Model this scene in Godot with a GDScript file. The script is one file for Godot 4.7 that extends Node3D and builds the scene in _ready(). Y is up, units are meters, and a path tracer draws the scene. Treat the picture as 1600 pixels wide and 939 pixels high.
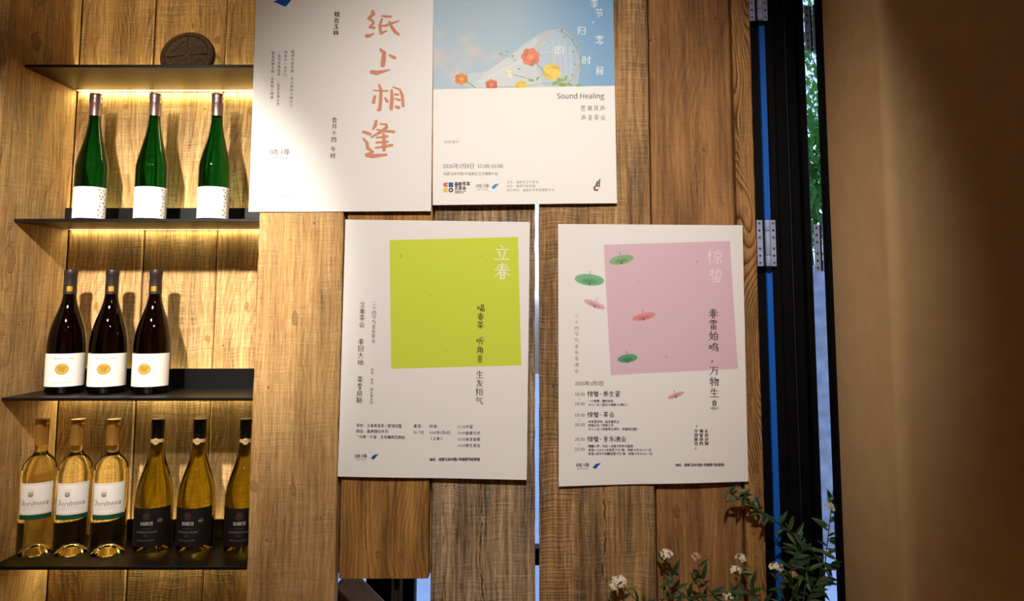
extends Node3D
# A wooden poster wall beside a lit wine niche. Units are metres, y is up; the poster wall lies at z = 0.

const FOCAL := 1200.0            # focal length in photograph pixels (1600 x 939)
const LENS := Vector2(826, 345)  # where the lens axis meets the photograph
const PITCH := 0.1016            # the camera looks up a little
const EYE := Vector3(0, 1.45, 1.75)
const NICHE_BACK := -0.245
const CEILING := 2.9

var look := Basis(Vector3(1, 0, 0), PITCH)
var used := {}
var mats := {}
var rng := RandomNumberGenerator.new()
var left_x := 0.0    # inner face of the niche's side board
var right_x := 0.0   # inner face of the niche's right side


func _ready():
	rng.seed = 7
	# --- camera, sky, exposure ---
	var cam := Camera3D.new()
	cam.name = "camera"
	add_child(cam)
	cam.position = EYE
	cam.rotation.x = PITCH
	cam.projection = Camera3D.PROJECTION_FRUSTUM
	cam.near = 0.05
	cam.far = 200.0
	cam.size = cam.near * 939.0 / FOCAL
	cam.frustum_offset = Vector2(800.0 - LENS.x, LENS.y - 469.5) / FOCAL * cam.near
	cam.current = true
	var env := Environment.new()
	env.background_mode = Environment.BG_SKY
	env.sky = Sky.new()
	var sk := ProceduralSkyMaterial.new()
	sk.sky_top_color = Color(0.55, 0.70, 0.95)
	sk.sky_horizon_color = Color(0.90, 0.95, 1.0)
	sk.ground_horizon_color = Color(0.80, 0.85, 0.95)
	sk.ground_bottom_color = Color(0.45, 0.46, 0.48)
	sk.sky_energy_multiplier = 1.35
	env.sky.sky_material = sk
	env.tonemap_mode = Environment.TONE_MAPPER_LINEAR
	env.tonemap_exposure = 1.0
	env.sdfgi_enabled = true
	env.ssao_enabled = true
	env.ssil_enabled = true
	var we := WorldEnvironment.new()
	we.name = "environment"
	we.environment = env
	add_child(we)
	# --- the two ceiling spotlights that light the niche and the posters, and two unseen ones added as fill ---
	track_light(Vector3(-0.86, 2.22, 1.12), Vector3(-0.91, 1.49, -0.1), 24.0, 1.0, 5.6, Color(1.0, 0.96, 0.90), "black ceiling spotlight aimed at the wine niche")
	track_light(Vector3(0.06, 2.42, 1.60), Vector3(-0.02, 1.50, 0.0), 31.0, 1.0, 3.3, Color(1.0, 0.96, 0.92), "black ceiling spotlight aimed at the posters")
	track_light(Vector3(-0.4, 2.62, 2.9), Vector3(-0.4, 0.0, 2.9), 65.0, 1.0, 5.8, Color(1.0, 0.86, 0.66), "added fill spotlight above the middle of the room")  # added fill lamp that raises the ambient light of the room
	track_light(Vector3(-0.92, 2.62, 0.85), Vector3(-1.02, 2.2, -0.245), 19.0, 1.0, 0.75, Color(1.0, 0.88, 0.70), "added fill spotlight aimed at the top of the wine niche")  # added fill lamp, only there to brighten the upper niche
	build_materials()
	build_room()
	build_poster_wall()
	build_niche()
	build_door()
	build_outside()
	build_posters()
	build_bottles()
	build_plaque()
	build_shrub()


func at(px: float, py: float, z: float) -> Vector3:
	# the point of the plane z that this pixel of the photograph looks at
	var d := look * Vector3((px - LENS.x) / FOCAL, -(py - LENS.y) / FOCAL, -1.0)
	return EYE + d * ((z - EYE.z) / d.z)


func numbered(called: String) -> String:
	var n: int = used.get(called, 0)
	used[called] = n + 1
	return called if n == 0 else "%s_%03d" % [called, n]


func tag(o: Node3D, label: String, category: String, group := "", kind := ""):
	if label: o.set_meta("label", label)
	if category: o.set_meta("category", category)
	if group: o.set_meta("group", group)
	if kind: o.set_meta("kind", kind)


func thing(called: String, where: Vector3, label: String, category: String, group := "") -> Node3D:
	var o := Node3D.new()
	o.name = numbered(called)
	add_child(o)
	o.position = where
	tag(o, label, category, group)
	return o


func put(called: String, mesh: Mesh, m: Material, parent: Node3D = self) -> MeshInstance3D:
	var o := MeshInstance3D.new()
	o.name = numbered(called) if parent == self else called
	o.mesh = mesh
	o.material_override = m
	parent.add_child(o, true)
	return o


func structure(called: String, label: String, mesh: Mesh = null, m: Material = null) -> Node3D:
	var o: Node3D = put(called, mesh, m) if mesh else Node3D.new()
	if mesh == null:
		o.name = numbered(called)
		add_child(o)
	tag(o, label, "", "", "structure")
	return o


# ---------- shapes ----------

func begin() -> SurfaceTool:
	var st := SurfaceTool.new()
	st.begin(Mesh.PRIMITIVE_TRIANGLES)
	return st


func tri(st: SurfaceTool, p: Array, n: Array, uv: Array = []):
	# front faces run clockwise: the order is turned round where the normals say so
	var face: Vector3 = (p[0] - p[2]).cross(p[0] - p[1])
	var order := [0, 1, 2] if face.dot(n[0] + n[1] + n[2]) >= 0.0 else [0, 2, 1]
	for k in order:
		st.set_normal(n[k])
		if uv: st.set_uv(uv[k])
		st.add_vertex(p[k])


func quad(st: SurfaceTool, a: Vector3, b: Vector3, c: Vector3, d: Vector3, n: Vector3, uv: Array = []):
	tri(st, [a, b, c], [n, n, n], [uv[0], uv[1], uv[2]] if uv else [])
	tri(st, [a, c, d], [n, n, n], [uv[0], uv[2], uv[3]] if uv else [])


func add_box(st: SurfaceTool, lo: Vector3, hi: Vector3, c := 0.002):
	# a box with chamfered edges
	var mid := (lo + hi) / 2.0
	var h := (hi - lo) / 2.0
	c = minf(c, minf(h.x, minf(h.y, h.z)) * 0.6)
	for ax in 3:
		var u := (ax + 1) % 3
		var v := (ax + 2) % 3
		for s: float in [-1.0, 1.0]:
			var n := Vector3.ZERO
			n[ax] = s
			var q := []
			for k: Array in [[-1, -1], [1, -1], [1, 1], [-1, 1]]:
				var p := Vector3.ZERO
				p[ax] = s * h[ax]
				p[u] = k[0] * (h[u] - c)
				p[v] = k[1] * (h[v] - c)
				q.append(mid + p)
			quad(st, q[0], q[1], q[2], q[3], n)
			for t: float in [-1.0, 1.0]:
				var m := Vector3.ZERO   # the chamfer between the faces s of ax and t of u
				m[ax] = s
				m[u] = t
				var e := []
				for k: Array in [[0, -1], [0, 1], [1, 1], [1, -1]]:
					var p := Vector3.ZERO
					p[ax] = s * (h[ax] - (c if k[0] else 0.0))
					p[u] = t * (h[u] - (0.0 if k[0] else c))
					p[v] = k[1] * (h[v] - c)
					e.append(mid + p)
				quad(st, e[0], e[1], e[2], e[3], m.normalized())
	for x: float in [-1.0, 1.0]:
		for y: float in [-1.0, 1.0]:
			for z: float in [-1.0, 1.0]:
				var s := Vector3(x, y, z)
				var n := s.normalized()
				tri(st, [mid + s * (h - Vector3(0, c, c)), mid + s * (h - Vector3(c, 0, c)), mid + s * (h - Vector3(c, c, 0))], [n, n, n])


func box(lo: Vector3, hi: Vector3, c := 0.002) -> Mesh:
	var st := begin()
	add_box(st, lo, hi, c)
	return st.commit()


func add_lathe(st: SurfaceTool, profile: Array, segments := 48, y0 := 0.0, smooth := 50.0):
	# profile: (radius, height) from the bottom up; corners sharper than SMOOTH degrees stay sharp
	var flat := []
	for i in profile.size() - 1:
		var d: Vector2 = profile[i + 1] - profile[i]
		flat.append(Vector2(d.y, -d.x).normalized())
	var lim := cos(deg_to_rad(smooth))
	for i in profile.size() - 1:
		var na: Vector2 = flat[i]
		var nb: Vector2 = flat[i]
		if i > 0 and flat[i - 1].dot(flat[i]) > lim:
			na = (flat[i - 1] + flat[i]).normalized()
		if i < flat.size() - 1 and flat[i + 1].dot(flat[i]) > lim:
			nb = (flat[i + 1] + flat[i]).normalized()
		var a: Vector2 = profile[i]
		var b: Vector2 = profile[i + 1]
		for k in segments:
			var t0 := TAU * k / segments
			var t1 := TAU * (k + 1) / segments
			var e0 := Vector3(sin(t0), 0, cos(t0))
			var e1 := Vector3(sin(t1), 0, cos(t1))
			var up := Vector3.UP
			var pa0 := e0 * a.x + up * (a.y + y0)
			var pa1 := e1 * a.x + up * (a.y + y0)
			var pb0 := e0 * b.x + up * (b.y + y0)
			var pb1 := e1 * b.x + up * (b.y + y0)
			var na0 := e0 * na.x + up * na.y
			var na1 := e1 * na.x + up * na.y
			var nb0 := e0 * nb.x + up * nb.y
			var nb1 := e1 * nb.x + up * nb.y
			if a.x > 1e-6:
				tri(st, [pa0, pa1, pb1 if b.x > 1e-6 else pb0], [na0, na1, nb1])
			if b.x > 1e-6:
				tri(st, [pa0, pb1, pb0], [na0, nb1, nb0])


func lathe(profile: Array, segments := 48) -> Mesh:
	var st := begin()
	add_lathe(st, profile, segments)
	st.index()
	return st.commit()


func curve_profile(points: Array, steps := 4) -> Array:
	# a smooth profile through the points (Catmull-Rom)
	var out := []
	for i in points.size() - 1:
		var p0: Vector2 = points[maxi(i - 1, 0)]
		var p3: Vector2 = points[mini(i + 2, points.size() - 1)]
		for k in steps:
			out.append(points[i].cubic_interpolate(points[i + 1], p0, p3, float(k) / steps))
	out.append(points[-1])
	return out


func patch(r: float, y0: float, y1: float, half: float, turn: float, n := 24) -> Mesh:
	# a label bent round a bottle: the part of a cylinder from -HALF to HALF round TURN, facing +z
	var st := begin()
	for k in n:
		var a0 := turn - half + 2.0 * half * k / n
		var a1 := turn - half + 2.0 * half * (k + 1) / n
		var e0 := Vector3(sin(a0), 0, cos(a0))
		var e1 := Vector3(sin(a1), 0, cos(a1))
		var u0 := float(k) / n
		var u1 := float(k + 1) / n
		var p := [e0 * r + Vector3.UP * y1, e1 * r + Vector3.UP * y1, e1 * r + Vector3.UP * y0, e0 * r + Vector3.UP * y0]
		tri(st, [p[0], p[1], p[2]], [e0, e1, e1], [Vector2(u0, 0), Vector2(u1, 0), Vector2(u1, 1)])
		tri(st, [p[0], p[2], p[3]], [e0, e1, e0], [Vector2(u0, 0), Vector2(u1, 1), Vector2(u0, 1)])
	return st.commit()


func add_tube(st: SurfaceTool, path: Array, r0: float, r1: float, sides := 7):
	var rings := []
	for i in path.size():
		var d: Vector3 = (path[mini(i + 1, path.size() - 1)] - path[maxi(i - 1, 0)]).normalized()
		var s := d.cross(Vector3(0.31, 0.2, 0.93)).normalized()
		var t := d.cross(s)
		var r: float = lerpf(r0, r1, float(i) / (path.size() - 1))
		var ring := []
		for k in sides:
			var a := TAU * k / sides
			ring.append([path[i] + (s * cos(a) + t * sin(a)) * r, s * cos(a) + t * sin(a)])
		rings.append(ring)
	for i in path.size() - 1:
		for k in sides:
			var a: Array = rings[i][k]
			var b: Array = rings[i][(k + 1) % sides]
			var c: Array = rings[i + 1][(k + 1) % sides]
			var d: Array = rings[i + 1][k]
			tri(st, [a[0], b[0], c[0]], [a[1], b[1], c[1]])
			tri(st, [a[0], c[0], d[0]], [a[1], c[1], d[1]])


func tube(path: Array, r0: float, r1: float, sides := 7) -> Mesh:
	var st := begin()
	add_tube(st, path, r0, r1, sides)
	return st.commit()


# ---------- materials ----------

func mat(c: Color, rough := 0.6, metal := 0.0) -> StandardMaterial3D:
	var m := StandardMaterial3D.new()
	m.albedo_color = c
	m.roughness = rough
	m.metallic = metal
	return m


func glass(c: Color, ior := 1.4) -> StandardMaterial3D:
	var m := StandardMaterial3D.new()
	m.albedo_color = Color(c.r, c.g, c.b, 0.0)
	m.roughness = 0.02
	m.refraction_enabled = true
	m.refraction_scale = (ior - 1.0) / 10.0
	return m


func noisy(c: Color, spread: float, scale: float, rough: float, relief := 0.0, seed_ := 1) -> StandardMaterial3D:
	# plaster, concrete and the like: fine grain over coarse patches, in the object's own space
	var n := FastNoiseLite.new()
	n.seed = seed_
	n.frequency = 0.02
	n.fractal_octaves = 5
	var t := NoiseTexture2D.new()
	t.width = 256
	t.height = 256
	t.seamless = true
	t.noise = n
	var g := Gradient.new()
	g.set_color(0, c.darkened(spread))
	g.set_color(1, c.lightened(spread * 0.6))
	t.color_ramp = g
	var m := mat(Color.WHITE, rough)
	m.albedo_texture = t
	m.uv1_triplanar = true
	m.uv1_scale = Vector3.ONE * scale
	if relief > 0.0:
		var h := NoiseTexture2D.new()
		h.width = 256
		h.height = 256
		h.seamless = true
		h.noise = n
		m.heightmap_enabled = true
		m.heightmap_texture = h
		m.heightmap_scale = relief
	return m


func build_materials():
	mats.steel = mat(Color(0.022, 0.020, 0.019), 0.38, 0.0)
	mats.steel.metallic_specular = 0.45
	mats.lamp_black = mat(Color(0.02, 0.02, 0.02), 0.5)
	mats.paper_back = mat(Color(0.9, 0.88, 0.86), 0.8)
	mats.plaster = noisy(Color(0.89, 0.74, 0.53), 0.05, 2.2, 0.85, 0.02, 3)
	mats.ceiling = noisy(Color(0.60, 0.52, 0.44), 0.08, 1.5, 0.9, 0.0, 4)
	mats.floor = noisy(Color(0.44, 0.35, 0.27), 0.15, 1.2, 0.6, 0.0, 5)
	mats.wall = noisy(Color(0.70, 0.58, 0.44), 0.08, 1.3, 0.9, 0.0, 6)
	mats.door = mat(Color(0.022, 0.022, 0.025), 0.55)
	mats.door.metallic_specular = 0.25
	mats.gasket = mat(Color(0.012, 0.012, 0.013), 0.8)
	mats.blue = mat(Color(0.06, 0.40, 0.82), 0.4)  # sky reflected in the door frame, put into the colour
	mats.navy = mat(Color(0.05, 0.07, 0.16), 0.4)
	mats.hinge = mat(Color(0.63, 0.68, 0.84), 0.45, 0.0)
	mats.screw = mat(Color(0.05, 0.05, 0.055), 0.5, 0.3)
	mats.screw_ring = mat(Color(0.62, 0.60, 0.52), 0.35, 0.6)
	mats.led = mat(Color(1.0, 0.97, 0.8), 0.5)
	mats.led.emission_enabled = true
	mats.led.emission = Color(1.0, 0.95, 0.74)
	mats.led.emission_energy_multiplier = 3.0
	mats.pane = mat(Color(0.9, 0.95, 1.0, 0.06), 0.03)
	mats.pane.transparency = BaseMaterial3D.TRANSPARENCY_ALPHA


func track_light(where: Vector3, aim: Vector3, half_angle: float, soft: float, energy: float, color: Color, label: String):
	var t := thing("track_spotlight", where, label, "spotlight", "ceiling spotlights")
	var dir := (aim - where).normalized()
	var black := mat(Color(0.02, 0.02, 0.02), 0.5)
	var glow := mat(Color(1, 0.95, 0.85), 0.4)
	glow.emission_enabled = true
	glow.emission = color
	glow.emission_energy_multiplier = 30.0
	var turn := Basis(Quaternion(Vector3.UP, dir))
	var head := put("lamp_head", lathe([Vector2(0, -0.10), Vector2(0.03, -0.10), Vector2(0.036, -0.09), Vector2(0.036, 0.0), Vector2(0.031, 0.0), Vector2(0.031, -0.006), Vector2(0, -0.006)], 32), black, t)
	head.basis = turn
	var lens := put("lamp_lens", lathe([Vector2(0, -0.004), Vector2(0.03, -0.004), Vector2(0.03, -0.002), Vector2(0, -0.002)], 32), glow, t)
	lens.basis = turn
	put("stem", box(Vector3(-0.008, 0.0, -0.008) - dir * 0.06, Vector3(0.008, CEILING - where.y + dir.y * 0.06, 0.008) - dir * 0.06, 0.001), black, t)
	var l := SpotLight3D.new()
	l.name = "spot"
	t.add_child(l)
	l.position = dir * 0.006
	l.basis = Basis.looking_at(dir, Vector3(0.01, 0.02, 1).normalized())
	l.spot_angle = half_angle
	l.spot_angle_attenuation = soft
	l.spot_range = 12.0
	l.spot_attenuation = 2.0
	l.light_energy = energy
	l.light_color = color
	l.light_size = 0.028
	l.shadow_enabled = true


# ---------- sawn wood: colour and relief computed per board ----------

const TILE := Vector2(0.26, 1.62)   # metres of board that one texture covers
const TILE_TOP := 2.31
var wood_jobs := []
var wood_done := []


func wood_job(called: String, settings: Dictionary):
	settings.called = called
	settings.seed = wood_jobs.size() * 17 + 5
	wood_jobs.append(settings)


func knot(px: float, py: float, z: float, x0: float, r: float) -> Vector3:
	# a knot seen at this pixel, in millimetres of the board whose left edge is at x0
	var p := at(px, py, z)
	return Vector3((p.x - x0) * 1000.0, (TILE_TOP - p.y) * 1000.0, r)


func saw_wood(i: int):
	var j: Dictionary = wood_jobs[i]
	var w := 260
	var h := 1620
	var grain := FastNoiseLite.new()
	grain.seed = j.seed
	grain.noise_type = FastNoiseLite.TYPE_SIMPLEX
	grain.frequency = 1.0
	grain.fractal_octaves = 2
	var fine := FastNoiseLite.new()
	fine.seed = j.seed + 1
	fine.noise_type = FastNoiseLite.TYPE_VALUE
	fine.frequency = 1.0
	fine.fractal_octaves = 2
	var single := FastNoiseLite.new()
	single.seed = j.seed + 2
	single.noise_type = FastNoiseLite.TYPE_SIMPLEX
	single.frequency = 1.0
	single.fractal_octaves = 1
	var light: Color = j.light
	var dark: Color = j.dark
	var grey: Color = j.get("grey", Color(0.45, 0.38, 0.30))
	var pitch: float = j.get("pitch", 9.0)        # millimetres between year rings
	var wander: float = j.get("wander", 22.0)     # how far the rings wander sideways
	var rings: float = j.get("rings", 0.3)
	var kerf: float = j.get("kerf", 0.2)
	var kerf_step: float = j.get("kerf_step", 2.6)
	var kerf_left: float = j.get("kerf_left", -1.0)   # saw marks only on the left share of the board
	var groove: float = j.get("groove", 0.0)          # millimetres between deep regular saw marks
	var groove_to: float = j.get("groove_to", 80.0)   # how far from the left edge they reach
	var fibre: float = j.get("fibre", 0.25)
	var stain: float = j.get("stain", 0.25)
	var weather: float = j.get("weather", 0.3)
	var knots: Array = j.get("knots", [])
	var cracks: Array = j.get("cracks", [])
	var rgb := PackedByteArray()
	rgb.resize(w * h * 3)
	var relief := PackedByteArray()
	relief.resize(w * h)
	var nail := RandomNumberGenerator.new()
	nail.seed = j.seed
	var holes := []
	for k in int(j.get("holes", 5)):
		holes.append(Vector3(nail.randf() * 200.0, nail.randf() * h, nail.randf_range(1.0, 2.4)))
	for y in h:
		var near := []
		for k: Vector3 in knots:
			if absf(y - k.y) < k.z * 9.0:
				near.append(k)
		var near_holes := []
		for k: Vector3 in holes:
			if absf(y - k.y) < 4.0:
				near_holes.append(k)
		var crack_x := []
		for c: Array in cracks:
			if y >= c[1] and y <= c[2]:
				crack_x.append([c[0] + single.get_noise_2d(float(c[0]), y * 0.004) * 6.0 + single.get_noise_2d(float(c[0]) + 31.0, y * 0.05) * 1.6 + fine.get_noise_2d(3.0, y * 0.4) * 0.9, c[3] * (0.6 + 0.6 * single.get_noise_2d(77.0, y * 0.03))])
		for x in w:
			var gx := float(x)
			var inside := 0.0
			var ring_k := 0.0
			for k: Vector3 in near:
				var dx := x - k.x
				var dy := (y - k.y) * 0.62
				var d := sqrt(dx * dx + dy * dy) * (1.0 + 0.16 * sin(atan2(dy, dx) * 2.0 + k.x) + 0.07 * sin(atan2(dy, dx) * 5.0))
				if d < k.z:
					inside = maxf(inside, 1.0 - smoothstep(k.z * 0.8, k.z, d))
					ring_k = d / k.z
				var push := exp(-(dx * dx) / (9.0 * k.z * k.z) - dy * dy / (10.0 * k.z * k.z))
				gx -= signf(dx) * k.z * 1.3 * push * (1.0 - exp(-absf(dx) / k.z))
			var warp := grain.get_noise_2d(x * 0.006, y * 0.0016)
			var phase := gx / pitch + warp * wander / pitch
			var ring := fposmod(phase, 1.0)
			ring = ring * ring * ring * (1.0 - smoothstep(0.86, 1.0, ring))   # dark late wood, then a sharp edge
			ring *= 2.0
			var f := fine.get_noise_2d(x * 0.55, y * 0.035)
			var speck := fine.get_noise_2d(x * 0.8, y * 0.5)
			var s := single.get_noise_2d(x * 0.014 + 9.0, y * 0.0022)
			var s2 := single.get_noise_2d(x * 0.03 - 40.0, y * 0.006)
			var streak := single.get_noise_2d(x * 0.085 + 70.0, y * 0.0018)
			var kp := 0.35 + 0.65 * smoothstep(-0.4, 0.5, s2 + 0.35 * s)
			if kerf_left >= 0.0:
				kp *= 1.0 - smoothstep(kerf_left - 0.12, kerf_left + 0.1, x / 200.0 + s2 * 0.15)
			var tilt := y + x * 0.012 + s * 3.0
			var saw := (single.get_noise_2d(x * 0.0035, tilt / kerf_step * 0.62) * 0.7 + single.get_noise_2d(x * 0.012 + 50.0, tilt / kerf_step * 1.3) * 0.5) * kp
			if groove > 0.0:
				var turn := fposmod((tilt + single.get_noise_2d(4.0, y * 0.03) * 4.0 + f * 0.6) / groove, 1.0)
				var band := (1.0 - smoothstep(groove_to * 0.75, groove_to, x + s2 * 22.0)) * (0.6 + 0.4 * smoothstep(-0.3, 0.3, s))
				saw -= (1.0 - smoothstep(0.10, 0.30, absf(turn - 0.5))) * 1.1 * band
			var v := 0.62 - rings * ring + fibre * f * 0.8 + speck * fibre * 0.35 + kerf * saw + stain * (s * 0.5 + streak * 0.32)
			var hh := 0.55 + 0.22 * fibre * f + 0.3 * fibre * speck + 0.5 * kerf * saw - 0.22 * rings * ring
			var gr := clampf(weather * (s2 * 0.9 - s * 0.7 + 0.15) * 1.6, 0.0, 0.85)
			if inside > 0.0:
				v = lerpf(v, 0.22 + 0.34 * fposmod(ring_k * 3.6 + f * 0.4, 1.0) + speck * 0.15 + (0.0 if ring_k < 0.78 else -0.26), inside)
				hh = lerpf(hh, 0.62, inside)
				gr *= 1.0 - inside
			for c: Array in crack_x:
				var d := absf(x - c[0])
				if d < c[1]:
					v -= 0.75 * (1.0 - d / c[1])
					hh -= 0.5 * (1.0 - d / c[1])
				elif d < c[1] + 3.0:
					v += 0.08
			for k: Vector3 in near_holes:
				if Vector2(x - k.x, y - k.y).length() < k.z:
					v -= 0.6
					hh -= 0.4
			v = clampf(v, 0.0, 1.0)
			var r := lerpf(dark.r, light.r, v)
			var g := lerpf(dark.g, light.g, v)
			var b := lerpf(dark.b, light.b, v)
			if gr > 0.0:
				var lum := 0.35 + 0.9 * v
				r = lerpf(r, grey.r * lum, gr)
				g = lerpf(g, grey.g * lum, gr)
				b = lerpf(b, grey.b * lum, gr)
			var o := y * w + x
			rgb[o * 3] = int(clampf(r, 0.0, 1.0) * 255.0)
			rgb[o * 3 + 1] = int(clampf(g, 0.0, 1.0) * 255.0)
			rgb[o * 3 + 2] = int(clampf(b, 0.0, 1.0) * 255.0)
			relief[o] = int(clampf(hh, 0.0, 1.0) * 255.0)
	wood_done[i] = [rgb, relief]


func saw_all():
	wood_done.resize(wood_jobs.size())
	var id := WorkerThreadPool.add_group_task(saw_wood, wood_jobs.size())
	WorkerThreadPool.wait_for_group_task_completion(id)
	for i in wood_jobs.size():
		var m := mat(Color.WHITE, 0.72)
		m.albedo_texture = ImageTexture.create_from_image(Image.create_from_data(260, 1620, false, Image.FORMAT_RGB8, wood_done[i][0]))
		m.heightmap_enabled = true
		m.heightmap_texture = ImageTexture.create_from_image(Image.create_from_data(260, 1620, false, Image.FORMAT_L8, wood_done[i][1]))
		m.heightmap_scale = wood_jobs[i].get("relief", 0.16)
		m.metallic_specular = 0.3
		mats[wood_jobs[i].called] = m


func plank(w: float, y0: float, y1: float, thick: float, seed_: int, ragged := 0.0015) -> Mesh:
	# a board from x = 0 to w with slightly ragged long edges, its front at z = 0
	var n := FastNoiseLite.new()
	n.seed = seed_
	n.frequency = 6.0
	var rows := maxi(2, int((y1 - y0) / 0.022))
	var st := begin()
	var grid := []
	for i in rows + 1:
		var y := lerpf(y1, y0, float(i) / rows)
		var a := 0.0008 + ragged * absf(n.get_noise_2d(0, y) + 0.6 * n.get_noise_2d(5, y * 5.0))
		var b := w - 0.0008 - ragged * absf(n.get_noise_2d(9, y) + 0.6 * n.get_noise_2d(14, y * 5.0))
		var e := 0.0022 + 0.002 * absf(n.get_noise_2d(20, y * 4.0))
		var row := [Vector3(a, y, -thick), Vector3(a, y, -e), Vector3(a + e, y, 0)]
		for k in [0.33, 0.66]:
			row.append(Vector3(lerpf(a + e, b - e, k), y, 0.0005 * n.get_noise_2d(k * 20.0, y * 0.4)))
		row.append_array([Vector3(b - e, y, 0), Vector3(b, y, -e), Vector3(b, y, -thick)])
		grid.append(row)
	for i in rows:
		for k in 7:
			var p := [grid[i][k], grid[i][k + 1], grid[i + 1][k + 1], grid[i + 1][k]]
			var nn: Vector3 = [Vector3.LEFT, Vector3(-0.7, 0, 0.7), Vector3.BACK, Vector3.BACK, Vector3.BACK, Vector3(0.7, 0, 0.7), Vector3.RIGHT][k]
			var uv := []
			for q: Vector3 in p:
				uv.append(Vector2((q.x - (q.z if k == 0 else -q.z if k == 6 else 0.0)) / TILE.x, (TILE_TOP - q.y) / TILE.y))
			quad(st, p[0], p[1], p[2], p[3], nn, uv)
	for i in [0, rows]:
		var nn := Vector3.UP if i == 0 else Vector3.DOWN
		var g: Array = grid[i]
		for k in [1, 2, 3, 4, 5]:
			var q := [g[0], g[k], g[k + 1]]
			var uv := []
			for s: Vector3 in q:
				uv.append(Vector2(s.x / TILE.x, (TILE_TOP - s.y - s.z) / TILE.y))
			tri(st, q, [nn, nn, nn], uv)
		tri(st, [g[0], g[6], g[7]], [nn, nn, nn], [Vector2.ZERO, Vector2(0.5, 0), Vector2(0.5, 0.02)])
	return st.commit()


func add_plank(parent: Node3D, called: String, x0: float, x1: float, y0: float, y1: float, z: float, wood: String, thick := 0.026, ragged := 0.0015) -> MeshInstance3D:
	var o := put(called, plank(x1 - x0, y0, y1, thick, int(x0 * 1000.0) + int(y0 * 77.0), ragged), mats[wood], parent)
	o.position = Vector3(x0, 0, z)
	return o


# ---------- the room ----------

func build_room():
	structure("floor", "dark brown floor of the room", box(Vector3(-2.7, -0.12, -0.30), Vector3(2.7, 0.0, 4.3), 0.001), mats.floor)
	structure("ceiling", "dark ceiling with spotlights", box(Vector3(-2.7, CEILING, -0.30), Vector3(2.7, CEILING + 0.12, 4.3), 0.001), mats.ceiling)
	structure("wall_back", "plain tan wall behind the viewer", box(Vector3(-2.7, 0, 4.2), Vector3(2.7, CEILING, 4.32), 0.001), mats.wall)
	structure("wall_left", "plain tan side wall left of the wine niche", box(Vector3(-2.72, 0, -0.30), Vector3(-2.6, CEILING, 4.2), 0.001), mats.wall)
	structure("wall_side", "plain tan side wall beyond the plaster pier", box(Vector3(2.6, 0, -0.30), Vector3(2.72, CEILING, 4.2), 0.001), mats.wall)
	# the plaster pier on the right: its left face catches the light, its corner is rounded
	var x := at(1303, 470, 0.04).x
	var st := begin()
	var z0 := 0.04
	var z1 := EYE.z - (EYE.z - z0) * (1303.0 - LENS.x) / (1396.0 - LENS.x)
	var r := 0.022
	var outline := [Vector2(2.6, z0), Vector2(x, z0), Vector2(x, z1 - r)]
	var normals := [Vector3(0, 0, -1), Vector3(-1, 0, 0)]
	for k in 8:
		var a0 := PI / 2 * (k + 1) / 8.0
		var am := PI / 2 * (k + 0.5) / 8.0
		outline.append(Vector2(x + r - r * cos(a0), z1 - r + r * sin(a0)))
		normals.append(Vector3(-cos(am), 0, sin(am)))
	outline.append(Vector2(2.6, z1))
	normals.append(Vector3(0, 0, 1))
	for i in outline.size() - 1:
		var a: Vector2 = outline[i]
		var b: Vector2 = outline[i + 1]
		var na: Vector3 = normals[i]
		var nb: Vector3 = normals[i]
		if i >= 2 and i < 10:
			na = ((normals[i - 1] + normals[i]) as Vector3).normalized()
			nb = ((normals[i] + normals[i + 1]) as Vector3).normalized()
		var p := [Vector3(a.x, 0, a.y), Vector3(b.x, 0, b.y), Vector3(b.x, CEILING, b.y), Vector3(a.x, CEILING, a.y)]
		tri(st, [p[0], p[1], p[2]], [na, nb, nb])
		tri(st, [p[0], p[2], p[3]], [na, nb, na])
	structure("wall_right", "plain cream plaster pier with a rounded corner", st.commit(), mats.plaster)


var cut_y := 0.0
var front := {}


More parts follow.
